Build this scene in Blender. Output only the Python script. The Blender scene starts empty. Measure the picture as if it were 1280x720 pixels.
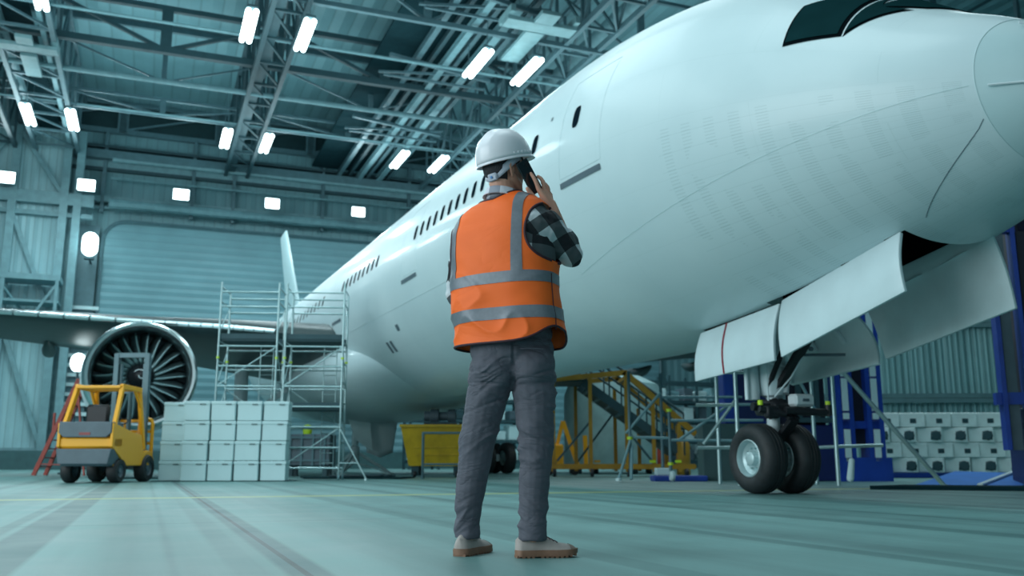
import bpy, math, random
from math import sin, cos, pi, radians, sqrt, atan2
from mathutils import Vector, Matrix, noise
random.seed(7)
COL = bpy.context.scene.collection
YAW_HALL = radians(21.4)      # hangar axis
YAW_JET = radians(23.4)       # aircraft axis
V = Vector

# ------------------------------------------------------------------ mesh builder
class MB:
    def __init__(s):
        s.v = []; s.f = []; s.m = []; s.cur = 0
    def mat(s, i): s.cur = i; return s
    def add(s, vs, fs):
        n = len(s.v); s.v += [tuple(p) for p in vs]
        for f in fs: s.f.append(tuple(n + i for i in f)); s.m.append(s.cur)
        return s
    def box(s, c, d, rz=0, M=None, ch=0.0):
        """box of size d centred at c, optional bevelled vertical/horizontal edges through chamfer ch"""
        x, y, z = d[0]/2, d[1]/2, d[2]/2
        if ch <= 0:
            vs = [V((i*x, j*y, k*z)) for i in (-1, 1) for j in (-1, 1) for k in (-1, 1)]
            fs = [(0,1,3,2),(4,6,7,5),(0,4,5,1),(2,3,7,6),(0,2,6,4),(1,5,7,3)]
        else:
            ch = min(ch, x*.9, y*.9, z*.9)
            vs = []
            for i in (-1, 1):
                for j in (-1, 1):
                    for k in (-1, 1):
                        vs += [V((i*(x-ch), j*(y-ch), k*z)), V((i*(x-ch), j*y, k*(z-ch))), V((i*x, j*(y-ch), k*(z-ch)))]
            def I(i, j, k, a): return ((i > 0)*4 + (j > 0)*2 + (k > 0))*3 + a
            fs = []
            for i in (-1, 1):
                for j in (-1, 1):
                    for k in (-1, 1): fs.append((I(i,j,k,0), I(i,j,k,1), I(i,j,k,2)))
            for k in (-1, 1): fs.append((I(-1,-1,k,0), I(1,-1,k,0), I(1,1,k,0), I(-1,1,k,0)))
            for j in (-1, 1): fs.append((I(-1,j,-1,1), I(1,j,-1,1), I(1,j,1,1), I(-1,j,1,1)))
            for i in (-1, 1): fs.append((I(i,-1,-1,2), I(i,1,-1,2), I(i,1,1,2), I(i,-1,1,2)))
            for i in (-1, 1):
                for j in (-1, 1): fs.append((I(i,j,-1,1), I(i,j,-1,2), I(i,j,1,2), I(i,j,1,1)))
                for k in (-1, 1): fs.append((I(i,-1,k,0), I(i,-1,k,2), I(i,1,k,2), I(i,1,k,0)))
            for j in (-1, 1):
                for k in (-1, 1): fs.append((I(-1,j,k,0), I(-1,j,k,1), I(1,j,k,1), I(1,j,k,0)))
        R = Matrix.Rotation(rz, 3, 'Z') if M is None else M
        return s.add([R @ p + V(c) for p in vs], fs)
    def bar(s, a, b, w, h=None, up=(0,0,1)):
        """rectangular bar from a to b, width w and height h (along up)"""
        a = V(a); b = V(b); h = h or w; d = (b-a); L = d.length; d.normalize()
        u = V(up)
        if abs(d.dot(u)) > .98: u = V((0,1,0)) if abs(d.y) < .9 else V((1,0,0))
        r = d.cross(u).normalized(); u2 = r.cross(d).normalized()
        M = Matrix((r, d, u2)).transposed()
        return s.box((a+b)/2, (w, L, h), M=M)
    def ibeam(s, a, b, w, h):
        a = V(a); b = V(b)
        s.bar(a+V((0,0,h/2-.012*h/.2)), b+V((0,0,h/2-.012*h/.2)), w, h*.1)
        s.bar(a-V((0,0,h/2-.012*h/.2)), b-V((0,0,h/2-.012*h/.2)), w, h*.1)
        s.bar(a, b, w*.12, h*.86); return s
    def tube(s, pts, r, n=10, cap=True, closed=False):
        pts = [V(p) for p in pts]; N = len(pts)
        rs = r if isinstance(r, (list, tuple)) else [r]*N
        vs = []; fs = []; ref = None
        for i, p in enumerate(pts):
            if closed: d = pts[(i+1) % N] - pts[i-1]
            else: d = pts[min(i+1, N-1)] - pts[max(i-1, 0)]
            d.normalize()
            if ref is None:
                ref = V((0,0,1)) if abs(d.z) < .9 else V((1,0,0))
            x = d.cross(ref).normalized(); y = d.cross(x).normalized(); ref = -y if False else (x.cross(d)).normalized()
            for k in range(n):
                t = 2*pi*k/n; vs.append(p + (x*cos(t) + y*sin(t))*rs[i])
        for i in range(N if closed else N-1):
            for k in range(n):
                a = i*n+k; b = i*n+(k+1) % n; j = ((i+1) % N)*n
                fs.append((a, b, j+(k+1) % n, j+k))
        if cap and not closed:
            fs.append(tuple(range(n))[::-1]); fs.append(tuple((N-1)*n+k for k in range(n)))
        return s.add(vs, fs)
    def lathe(s, prof, o=(0,0,0), axis=(0,0,1), n=32, closed=False):
        """prof: (radius, height along axis)"""
        ax = V(axis).normalized(); t = V((0,0,1)) if abs(ax.z) < .9 else V((1,0,0))
        x = ax.cross(t).normalized(); y = ax.cross(x).normalized(); o = V(o)
        vs = []; fs = []; N = len(prof)
        for r, h in prof:
            for k in range(n):
                a = 2*pi*k/n; vs.append(o + ax*h + (x*cos(a)+y*sin(a))*max(r, 1e-5))
        for i in range(N if closed else N-1):
            j = (i+1) % N
            for k in range(n):
                fs.append((i*n+k, i*n+(k+1) % n, j*n+(k+1) % n, j*n+k))
        return s.add(vs, fs)
    def cyl(s, a, b, r, n=16):
        a = V(a); b = V(b); L = (b-a).length
        return s.lathe([(0,0),(r,0),(r,L),(0,L)], a, b-a, n)
    def prism(s, poly, off, d):
        """extrude a closed 3D polygon by d (vector)"""
        n = len(poly); off = V(off); d = V(d)
        vs = [V(p)+off for p in poly] + [V(p)+off+d for p in poly]
        fs = [tuple(range(n))[::-1], tuple(range(n, 2*n))] + [(i, (i+1) % n, n+(i+1) % n, n+i) for i in range(n)]
        return s.add(vs, fs)
    def grid(s, fn, nu, nv, cu=False, keep=None):
        vs = [fn(i/(nu if cu else nu-1), j/(nv-1)) for j in range(nv) for i in range(nu)]
        fs = []
        for j in range(nv-1):
            for i in range(nu if cu else nu-1):
                q = (j*nu+i, j*nu+(i+1) % nu, (j+1)*nu+(i+1) % nu, (j+1)*nu+i)
                if keep is None or keep(i/nu, j/(nv-1)): fs.append(q)
        return s.add(vs, fs)
    def ell(s, c, r, M=None, nu=24, nv=14):
        M = M or Matrix.Identity(3); c = V(c)
        vs = [c + M @ V((0,0,-r[2]))]
        for j in range(1, nv):
            a = -pi/2 + pi*j/nv
            for i in range(nu):
                t = 2*pi*i/nu; vs.append(c + M @ V((r[0]*cos(a)*cos(t), r[1]*cos(a)*sin(t), r[2]*sin(a))))
        vs.append(c + M @ V((0,0,r[2]))); L = len(vs)-1; fs = []
        for i in range(nu):
            fs.append((0, 1+(i+1) % nu, 1+i)); fs.append((L, L-nu+i, L-nu+(i+1) % nu))
        for j in range(nv-2):
            for i in range(nu):
                fs.append((1+j*nu+i, 1+j*nu+(i+1) % nu, 1+(j+1)*nu+(i+1) % nu, 1+(j+1)*nu+i))
        return s.add(vs, fs)
    def capsule(s, a, ra, b, rb, n=16):
        a = V(a); b = V(b)
        s.ell(a, (ra,)*3, nu=n, nv=10); s.ell(b, (rb,)*3, nu=n, nv=10)
        L = (b-a).length
        if L > 1e-4: s.lathe([(0,0),(ra,0),(rb,L),(0,L)], a, b-a, n)
        return s
    def chain(s, pts, n=16):
        for (a, ra), (b, rb) in zip(pts, pts[1:]): s.capsule(a, ra, b, rb, n)
        return s
    def mesh(s, name):
        me = bpy.data.meshes.new(name); me.from_pydata(s.v, [], s.f)
        me.polygons.foreach_set('material_index', s.m); me.update(); return me

def setsmooth(me, ang=radians(40)):
    me.polygons.foreach_set('use_smooth', [True]*len(me.polygons))
    try: me.set_sharp_from_angle(angle=ang)
    except Exception: pass

def obj(name, mb, mats, parent=None, loc=(0,0,0), rz=0, smooth=True, ang=40, bevel=0, solid=0, recalc=True, me=None):
    me = me or mb.mesh(name)
    if recalc:
        import bmesh
        b = bmesh.new(); b.from_mesh(me); bmesh.ops.recalc_face_normals(b, faces=b.faces); b.to_mesh(me); b.free()
    if not isinstance(mats, (list, tuple)): mats = [mats]
    for m in mats: me.materials.append(m)
    if smooth: setsmooth(me, radians(ang))
    o = bpy.data.objects.new(name, me); COL.objects.link(o)
    o.location = loc; o.rotation_euler = (0, 0, rz); o.parent = parent
    if solid:
        md = o.modifiers.new('solid', 'SOLIDIFY'); md.thickness = solid; md.offset = 0
    if bevel:
        md = o.modifiers.new('bevel', 'BEVEL'); md.width = bevel; md.segments = 2; md.limit_method = 'ANGLE'; md.angle_limit = radians(50)
    return o

def pieces(name, mbs, mats, parent, **k):
    return [obj(name, w, mats, parent, **k) for w in mbs]

def tag(o, label=None, cat=None, group=None, kind=None):
    if label: o['label'] = label
    if cat: o['category'] = cat
    if group: o['group'] = group
    if kind: o['kind'] = kind
    return o

def thing(name, label, cat, loc=(0,0,0), rz=0, group=None):
    o = bpy.data.objects.new(name, None); COL.objects.link(o); o.empty_display_size = .3
    o.location = loc; o.rotation_euler = (0, 0, rz)
    return tag(o, label, cat, group)

def struct(name, mb, mats, rz=YAW_HALL, **k):
    return tag(obj(name, mb, mats, rz=rz, **k), kind='structure')

def dup(o, loc=None, rz=None, label=None, group=None, parent=None):
    def cp(x, p):
        c = x.copy(); COL.objects.link(c); c.parent = p
        for ch in x.children: cp(ch, c)
        return c
    c = cp(o, parent)
    if loc is not None: c.location = loc
    if rz is not None: c.rotation_euler = (0, 0, rz)
    if label: c['label'] = label
    if group: c['group'] = group
    return c

def hall(b, a, z=0):   # hangar coordinates -> world
    return V((b*cos(YAW_HALL)-a*sin(YAW_HALL), b*sin(YAW_HALL)+a*cos(YAW_HALL), z))

# ------------------------------------------------------------------ materials
RM = .92      # teal cast of the light, put into the hall's material colours
def nm(name):
    m = bpy.data.materials.new(name); m.use_nodes = True
    nt = m.node_tree; bs = nt.nodes['Principled BSDF']; return m, nt, bs
def N(nt, t, **k):
    n = nt.nodes.new(t)
    for a, b in k.items():
        if a in n.inputs: n.inputs[a].default_value = b
        else: setattr(n, a, b)
    return n
def mat(name, col, rough=.5, metal=0, var=.12, vs=3.0, bump=0, bs_=40, coat=0, spec=None, stretch=(1,1,1)):
    """painted / plain surface with soft procedural unevenness"""
    m, nt, bs = nm(name)
    tc = N(nt, 'ShaderNodeTexCoord'); mp = N(nt, 'ShaderNodeMapping'); mp.inputs['Scale'].default_value = stretch
    nt.links.new(tc.outputs['Object'], mp.inputs['Vector'])
    no = N(nt, 'ShaderNodeTexNoise'); no.inputs['Scale'].default_value = vs; no.inputs['Detail'].default_value = 5
    nt.links.new(mp.outputs['Vector'], no.inputs['Vector'])
    cr = N(nt, 'ShaderNodeValToRGB')
    col = (col[0]*RM, col[1], col[2]); c = list(col)+[1]
    cr.color_ramp.elements[0].position = .3; cr.color_ramp.elements[1].position = .7
    cr.color_ramp.elements[0].color = [x*(1-var) for x in c[:3]]+[1]
    cr.color_ramp.elements[1].color = [min(1, x*(1+var)) for x in c[:3]]+[1]
    nt.links.new(no.outputs['Fac'], cr.inputs['Fac']); nt.links.new(cr.outputs['Color'], bs.inputs['Base Color'])
    bs.inputs['Roughness'].default_value = rough; bs.inputs['Metallic'].default_value = metal
    if coat: bs.inputs['Coat Weight'].default_value = coat; bs.inputs['Coat Roughness'].default_value = .08
    if spec is not None: bs.inputs['Specular IOR Level'].default_value = spec
    if bump:
        n2 = N(nt, 'ShaderNodeTexNoise'); n2.inputs['Scale'].default_value = bs_
        nt.links.new(mp.outputs['Vector'], n2.inputs['Vector'])
        bp = N(nt, 'ShaderNodeBump'); bp.inputs['Strength'].default_value = bump; bp.inputs['Distance'].default_value = .01
        nt.links.new(n2.outputs['Fac'], bp.inputs['Height']); nt.links.new(bp.outputs['Normal'], bs.inputs['Normal'])
    return m
def emis(name, col, st):
    m, nt, bs = nm(name)
    bs.inputs['Base Color'].default_value = (*col, 1); bs.inputs['Emission Color'].default_value = (*col, 1)
    bs.inputs['Emission Strength'].default_value = st; return m
def ribbed(name, col, axis, period, depth=.35, rough=.5, dark=.72):
    """corrugated sheet: ribs across object axis 0/1/2 with bump and narrow grooves in tone"""
    col = (col[0]*RM, col[1], col[2]); m, nt, bs = nm(name)
    tc = N(nt, 'ShaderNodeTexCoord'); sp = N(nt, 'ShaderNodeSeparateXYZ'); nt.links.new(tc.outputs['Object'], sp.inputs[0])
    mu = N(nt, 'ShaderNodeMath', operation='MULTIPLY'); nt.links.new(sp.outputs[axis], mu.inputs[0]); mu.inputs[1].default_value = 1/period
    pp = N(nt, 'ShaderNodeMath', operation='PINGPONG'); nt.links.new(mu.outputs[0], pp.inputs[0]); pp.inputs[1].default_value = .5
    cr = N(nt, 'ShaderNodeValToRGB'); e = cr.color_ramp.elements
    e[0].position = .0; e[0].color = [x*dark for x in col]+[1]; e[1].position = .14; e[1].color = [*col, 1]
    ml = N(nt, 'ShaderNodeMath', operation='MULTIPLY'); ml.inputs[1].default_value = 2; nt.links.new(pp.outputs[0], ml.inputs[0])
    nt.links.new(ml.outputs[0], cr.inputs['Fac'])
    no = N(nt, 'ShaderNodeTexNoise'); no.inputs['Scale'].default_value = .6; no.inputs['Detail'].default_value = 6
    nt.links.new(tc.outputs['Object'], no.inputs['Vector'])
    mr = N(nt, 'ShaderNodeMapRange'); mr.inputs[3].default_value = .78; mr.inputs[4].default_value = 1.18; nt.links.new(no.outputs['Fac'], mr.inputs[0])
    mx = N(nt, 'ShaderNodeMix', data_type='RGBA', blend_type='MULTIPLY'); mx.inputs[0].default_value = 1
    nt.links.new(cr.outputs['Color'], mx.inputs[6]); nt.links.new(mr.outputs[0], mx.inputs[7])
    nt.links.new(mx.outputs[2], bs.inputs['Base Color']); bs.inputs['Roughness'].default_value = rough
    bp = N(nt, 'ShaderNodeBump'); bp.inputs['Strength'].default_value = depth; bp.inputs['Distance'].default_value = period*.3
    nt.links.new(ml.outputs[0], bp.inputs['Height']); nt.links.new(bp.outputs['Normal'], bs.inputs['Normal'])
    return m

M = {}
M['steel_pale'] = mat('pale painted steel', (.18,.33,.37), .5, .0)
M['steel_mid'] = mat('grey painted steel', (.09,.175,.205), .5, .1)
M['steel_dark'] = mat('dark painted steel', (.026,.072,.088), .6)
M['galv'] = mat('galvanised tube', (.42,.56,.58), .35, .6)
M['gap'] = mat('dark void surface', (.010,.034,.042), .9, spec=.05)
M['deck'] = ribbed('roof sheeting', (.20,.40,.45), 0, 1.05, .3, .55)
M['wall'] = ribbed('wall sheeting', (.17,.33,.37), 0, .6, .3, .55)
M['wall_pale'] = ribbed('pale corrugated sheet', (.36,.57,.62), 0, .42, .5, .5, .6)
M['shutter'] = ribbed('roller shutter slats', (.165,.335,.385), 2, .46, .3, .5, .72)
M['container'] = ribbed('container corrugation', (.22,.40,.42), 0, .22, .9, .55, .5)
M['lamp'] = emis('lamp tube', (.78,.98,1), 7)
M['flood'] = emis('flood lamp', (.78,.98,1), 6)
M['blue'] = mat('blue paint', (.012,.055,.36), .4, 0, .15)
M['blue_dark'] = mat('dark blue paint', (.006,.016,.10), .45)
M['navy'] = mat('near black blue steel', (.003,.006,.02), .6)
M['ramp'] = mat('bright blue ramp paint', (.02,.17,.60), .45)
M['orange_yellow'] = mat('yellow machine paint', (1.0,.42,.012), .38, 0, .0)
M['scaf_yellow'] = mat('amber painted steel', (.37,.185,.015), .45, 0, .2)
M['skip_yellow'] = mat('yellow skip paint', (.60,.37,.008), .5, 0, .2)
M['black'] = mat('black plastic', (.010,.012,.016), .5)
M['rubber'] = mat('tyre rubber', (.012,.017,.02), .62, 0, .3, 12, .3, 60)
M['slate'] = mat('slate grey paint', (.09,.13,.16), .45)
M['carton'] = mat('white carton', (.60,.76,.79), .6, 0, .03, 2)
M['red'] = mat('red paint', (.36,.045,.03), .5, 0, .2)
M['lime'] = mat('lime plastic', (.55,.75,.03), .5)
M['white'] = mat('white plastic', (.68,.74,.78), .35, 0, .02)
M['chrome'] = mat('polished metal', (.80,.88,.90), .27, 1, .04)
# ------------------------------------------------------------------ camera
cam = bpy.data.cameras.new('camera'); co = bpy.data.objects.new('camera', cam); COL.objects.link(co)
co.location = (0, 0, .41); co.rotation_euler = (radians(90+10.7), 0, 0)
cam.sensor_width = 36; cam.lens = 1150/1280*36; cam.clip_end = 400
cam.dof.use_dof = True; cam.dof.focus_distance = 4.9; cam.dof.aperture_fstop = 2.6
bpy.context.scene.camera = co
sc = bpy.context.scene
sc.view_settings.view_transform = 'Standard'; sc.view_settings.look = 'None'
sc.view_settings.exposure = 0; sc.view_settings.gamma = 1
sc.cycles.use_denoising = True
sc.cycles.max_bounces = 6; sc.cycles.diffuse_bounces = 3; sc.cycles.glossy_bounces = 3
sc.cycles.sample_clamp_indirect = 4

# ------------------------------------------------------------------ floor
def floor_mat():
    m, nt, bs = nm('hangar concrete')
    L = nt.links.new
    tc = N(nt, 'ShaderNodeTexCoord')
    # long streaks down the hall, shadow streaks painted into the tone
    mp = N(nt, 'ShaderNodeMapping'); mp.inputs['Scale'].default_value = (1.6, .05, 1); L(tc.outputs['Object'], mp.inputs['Vector'])
    n1 = N(nt, 'ShaderNodeTexNoise'); n1.inputs['Scale'].default_value = 1.2; n1.inputs['Detail'].default_value = 5; L(mp.outputs[0], n1.inputs['Vector'])
    n2 = N(nt, 'ShaderNodeTexNoise'); n2.inputs['Scale'].default_value = 1.4; n2.inputs['Detail'].default_value = 7; L(tc.outputs['Object'], n2.inputs['Vector'])
    r1 = N(nt, 'ShaderNodeValToRGB'); e = r1.color_ramp.elements
    e[0].position = .36; e[0].color = (.098,.205,.203,1); e[1].position = .6; e[1].color = (.155,.315,.308,1)
    L(n1.outputs['Fac'], r1.inputs['Fac'])
    mr = N(nt, 'ShaderNodeMapRange'); mr.inputs[3].default_value = .78; mr.inputs[4].default_value = 1.2; L(n2.outputs['Fac'], mr.inputs[0])
    mx = N(nt, 'ShaderNodeMix', data_type='RGBA', blend_type='MULTIPLY'); mx.inputs[0].default_value = 1
    L(r1.outputs['Color'], mx.inputs[6]); L(mr.outputs[0], mx.inputs[7])
    sp = N(nt, 'ShaderNodeSeparateXYZ'); L(tc.outputs['Object'], sp.inputs[0])
    last = mx.outputs[2]
    def band(axis, c, half, soft, col, fac, last):
        s = N(nt, 'ShaderNodeMath', operation='SUBTRACT'); L(sp.outputs[axis], s.inputs[0]); s.inputs[1].default_value = c
        a = N(nt, 'ShaderNodeMath', operation='ABSOLUTE'); L(s.outputs[0], a.inputs[0])
        r = N(nt, 'ShaderNodeMapRange'); r.inputs[1].default_value = half; r.inputs[2].default_value = half+soft
        r.inputs[3].default_value = fac; r.inputs[4].default_value = 0; L(a.outputs[0], r.inputs[0])
        x = N(nt, 'ShaderNodeMix', data_type='RGBA'); L(r.outputs[0], x.inputs[0]); L(last, x.inputs[6]); x.inputs[7].default_value = (*col, 1)
        return x.outputs[2]
    D = (.036,.105,.105)
    for c, h, f in ((.60,.065,.8),(.40,.05,.25),(-.56,.11,.75),(-.78,.03,.5),(.13,.006,.35),(1.9,.07,.4),(3.1,.06,.5),(4.6,.1,.55),(5.6,.05,.4),(7.3,.12,.5),(9.4,.1,.5),(-2.1,.07,.4)):  # tracks and joints; bands on the right paint in shadow streaks
        last = band(0, c, h, .03, D, f, last)
    last = band(0, .59, .012, .004, (.01,.02,.025), .9, last)
    last = band(1, 11.6, .15, .03, (.42,.46,.14), .75, last)      # faded yellow line across the hall
    for c in (6.8, 16.2, 23.5, 31): last = band(1, c, .015, .01, D, .5, last)
    L(last, bs.inputs['Base Color'])
    bs.inputs['Roughness'].default_value = .42
    rr = N(nt, 'ShaderNodeMapRange'); rr.inputs[3].default_value = .3; rr.inputs[4].default_value = .6; L(n2.outputs['Fac'], rr.inputs[0]); L(rr.outputs[0], bs.inputs['Roughness'])
    bp = N(nt, 'ShaderNodeBump'); bp.inputs['Strength'].default_value = .15; bp.inputs['Distance'].default_value = .004
    n3 = N(nt, 'ShaderNodeTexNoise'); n3.inputs['Scale'].default_value = 40; L(tc.outputs['Object'], n3.inputs['Vector']); L(n3.outputs['Fac'], bp.inputs['Height']); L(bp.outputs[0], bs.inputs['Normal'])
    return m
fb = MB(); fb.add([(-40,-25,0),(62,-25,0),(62,62,0),(-40,62,0)], [(0,1,2,3)])
struct('floor', fb, floor_mat(), smooth=False)

# ------------------------------------------------------------------ shell: b = across, a = along the hall
FW = 58.0
w = MB(); w.box((11, FW+.2, 11.5), (92, .3, 23)); struct('wall_back', w, M['wall'], smooth=False)
w = MB(); w.box((28, -10.4, 11.5), (48, .3, 23)); struct('light_block_wall', w, M['wall'], smooth=False)  # unseen, added to cut world light from behind right
w = MB(); w.box((52, 24, 11.5), (.3, 69, 23)); struct('wall_right', w, M['wall'], smooth=False)
w = MB(); w.box((-34, 44, 11.5), (.3, 28, 23)); struct('wall_left', w, M['wall'], smooth=False)
w = MB(); w.box((9, 24, 22.6), (87, 69, .2)); struct('ceiling', w, M['deck'], smooth=False)
w = MB(); w.box((9, FW-2.0, .5), (80, .2, 1.0)); struct('baseboard_back', w, mat('dark plinth', (.045,.12,.13), .6), smooth=False)

# window strip high on the back wall, dark glass between stout posts
i = 0
for b0 in [-8.2+5.6*k for k in range(8)]:
    i += 1
    w = MB(); w.box((b0+2.8, FW-.02, 20.9), (5.2, .1, 1.5)); g = mat('dark glass', (.012,.035,.04), .2)
    o = struct('window_%d' % i, w, g if i == 1 else bpy.data.materials['dark glass'], smooth=False)
    w = MB()
    for s_ in (-1, 1): w.box((b0+2.8+s_*2.75, FW-.15, 20.9), (.5, .4, 1.9))
    w.bar((b0+.3, FW-.2, 20.15), (b0+5.3, FW-.2, 21.6), .12, .12)
    w.box((b0+2.8, FW-.1, 21.75), (5.6, .3, .2)); w.box((b0+2.8, FW-.1, 20.0), (5.6, .3, .3))
    obj('window_frame', w, M['steel_mid'], parent=o, smooth=False)

# ------------------------------------------------------------------ roof trusses
def truss_across(a, zb, zt, b0, b1, step, m, chord=.24, seed=0):
    w = MB()
    w.bar((b0,a,zb), (b1,a,zb), chord, chord); w.bar((b0,a,zt), (b1,a,zt), chord*.8, chord*.8)
    n = int((b1-b0)/step)
    for k in range(n+1):
        b = b0+k*step
        w.bar((b,a,zb), (b,a,zt), chord*(1.6 if k % 2 else .8), chord*.7)
        if k < n:
            if k % 2: w.bar((b,a,zb), (b+step,a,zt), chord*.55)
            else: w.bar((b,a,zt), (b+step,a,zb), chord*.55)
    return struct('roof_truss', w, m, smooth=False)
for a, zb, zt, mm, ch in ((27,18.2,21.2,'steel_mid',.24),(34,18.2,21.2,'steel_mid',.2),(41.5,18.5,20.5,'steel_dark',.3),(44.5,18.2,19.9,'steel_mid',.14),(50.5,18.7,19.6,'steel_mid',.18)):
    truss_across(a, zb, zt, -15.4, 44.6, 5.0, M[mm], ch)
for k, (a, z, r) in enumerate(((38,18.2,.07),(44,18.05,.13),(49.5,18.4,.06))):
    w = MB(); w.tube([(-18,a,z),(46,a,z)], r, 8); struct('roof_pipe', w, M['steel_pale'])
# long box trusses down the hall
def truss_along(b, wd, zb, zt, m, step=2.6, a0=14, a1=57.8):
    w = MB()
    for s_ in (-1, 1):
        w.bar((b+s_*wd/2,a0,zb), (b+s_*wd/2,a1,zb), .2, .26)
        w.bar((b+s_*wd/2,a0,zt), (b+s_*wd/2,a1,zt), .2, .2)
    n = int((a1-a0)/step)
    for k in range(n+1):
        a = a0+k*step
        w.bar((b-wd/2,a,zb), (b+wd/2,a,zb), .12)
        for s_ in (-1, 1):
            w.bar((b+s_*wd/2,a,zb), (b+s_*wd/2,a,zt), .12)
            if k < n: w.bar((b+s_*wd/2,a,zb if k % 2 else zt), (b+s_*wd/2,a+step,zt if k % 2 else zb), .1)
        if k < n: w.bar((b-wd/2,a,zb), (b+wd/2,a+step,zb), .09)
    return struct('roof_girder', w, m, smooth=False)
truss_along(-5.9, 2.2, 18.0, 21.5, M['steel_mid'])
truss_along(-8.6, 1.2, 17.9, 21.5, M['steel_dark'])
truss_along(4.1, 1.3, 18.0, 21.6, M['steel_dark'])
truss_along(16.6, 1.6, 18.3, 21.6, M['steel_mid'])
truss_along(24.5, 1.6, 18.3, 21.6, M['steel_mid'])
# dark service tray bundle over the middle: backing plates with pale rails below
for b in (-6.6, 11.3):
    wd = 5.2 if b > 0 else 1.6
    w = MB(); w.box((b, 35, 19.15), (wd, 45, .12)); struct('service_backing', w, M['gap'], smooth=False)
for k, (b, z, m, ww) in enumerate(((10.4,18.7,'steel_mid',.26),(11.1,18.8,'steel_dark',.2),(11.7,18.6,'steel_pale',.3),(12.3,18.8,'steel_mid',.22),(13.0,18.7,'steel_pale',.36),(13.7,18.9,'steel_mid',.24),(-6.9,18.6,'steel_pale',.25),(-5.2,18.2,'steel_pale',.2),(3.7,18.3,'steel_dark',.5))):
    w = MB(); w.ibeam((b,14,z), (b,57.6,z), ww, ww*1.1); struct('crane_rail', w, M[m], smooth=False)
for k, a in enumerate((24,31,38,46)):
    w = MB()
    w.bar((9,a,18.4), (14.2,a+1.2,18.4), .16); w.bar((9,a+2.2,18.5), (14.2,a+.8,18.5), .1); w.bar((9.2,a+2,18.3),(14.2,a+2,18.3),.1)
    struct('rail_brace', w, M['steel_mid'], smooth=False)
# pale cross shaped gusset frames under the girders
for b, a, s_ in ((13.7, 31.9, 1.0), (-5.9, 41.6, .8)):
    w = MB(); w.box((b, a, 17.75), (3.0*s_, .75*s_, .16)); w.box((b, a+1.9, 17.75), (.8*s_, 2.9*s_, .16)); w.box((b, a-.8, 17.75), (.8*s_, .9*s_, .16))
    w.box((b-1.4*s_, a, 18.0), (.2, 1.4, .3)); w.box((b+1.4*s_, a, 18.0), (.2, 1.4, .3))
    struct('gusset_frame', w, mat('pale gusset', (.21,.36,.39), .5), smooth=False)
# roof purlins
for a in (19, 33, 47.5):
    w = MB(); w.ibeam((-25,a,22.3), (46,a,22.3), .2, .34); struct('roof_purlin', w, M['steel_mid'], smooth=False)
# air ducts
for b, a0, a1, z, r in ((18.9,14,56,20.4,.4),):
    w = MB(); w.tube([(b,a0+k*(a1-a0)/30,z) for k in range(31)], [r*(1.06 if k % 3 == 0 else 1) for k in range(31)], 14)
    struct('roof_duct', w, M['steel_pale'])

# ------------------------------------------------------------------ back wall dressing
# horizontal girts and mezzanine beams
for z, d, h, m in ((18.3,.9,.5,'steel_mid'),(17.55,.3,.18,'steel_dark'),(15.7,.4,.35,'steel_pale'),(15.2,.3,.14,'steel_pale'),(18.9,.5,.16,'steel_dark'),(17.9,.3,.5,'steel_pale')):
    w = MB(); w.box((14.5, FW-d/2, z), (47, d, h)); struct('wall_girt', w, M[m], smooth=False)
for b in (-3.4, 1.6, 4.0, 9.5, 15.2, 21):
    w = MB(); w.bar((b,FW-.3,14.9),(b,FW-.3,19.8),.2,.3); struct('wall_post', w, M['steel_mid'], smooth=False)
for z, h, m in ((18.05,.28,'steel_pale'),(15.35,.5,'steel_pale'),(16.9,.12,'steel_pale')):
    w = MB(); w.tube([(-3+k*1.9, FW-.75, z) for k in range(26)], [h*(.5 if k % 3 else .62) for k in range(26)], 8); struct('wall_duct', w, M[m])
# left bay of tall corrugated door leaves with a lattice post
w = MB(); w.box((-12.1, FW-1.2, 9.6), (13.4, .25, 19.2)); struct('wall_door_leaf', w, M['wall_pale'], smooth=False)
w = MB()
for b in (-7.9, -5.3, -4.6):
    w.box((b, FW-1.6, 9.6), (.42, .4, 19.2))
w.box((-9, FW-1.5, 15.1), (10.5, .5, .7)); w.box((-9, FW-1.5, 14.2), (10.5, .3, .25)); w.box((-9, FW-1.5, 8.0), (10.5, .4, .5)); w.box((-9, FW-1.5, 1.0), (10.5, .3, .3))
for z0, z1 in ((1,8),(8,14.2),(15.2,19)):
    w.bar((-7.9,FW-1.6,z1),(-5.3,FW-1.6,z0),.22); 
w.bar((-10.6,FW-1.6,1),(-7.9,FW-1.6,8),.22); w.bar((-10.6,FW-1.6,15.2),(-7.9,FW-1.6,19),.22)
struct('wall_lattice_frame', w, M['steel_pale'], smooth=False)
w = MB()   # small balcony frame on the lattice
w.box((-6.4,FW-2.6,10.2),(2.9,1.8,.3)); w.box((-6.4,FW-2.6,8.9),(2.9,1.6,.12))
for b in (-7.7,-5.1):
    w.bar((b,FW-3.4,7.2),(b,FW-3.4,10.2),.16)
w.bar((-7.7,FW-3.4,9.6),(-6.6,FW-1.6,8.2),.12); w.bar((-5.1,FW-3.4,9.9),(-6.2,FW-3.4,8),.12)
struct('wall_balcony', w, M['steel_pale'], smooth=False)

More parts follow.
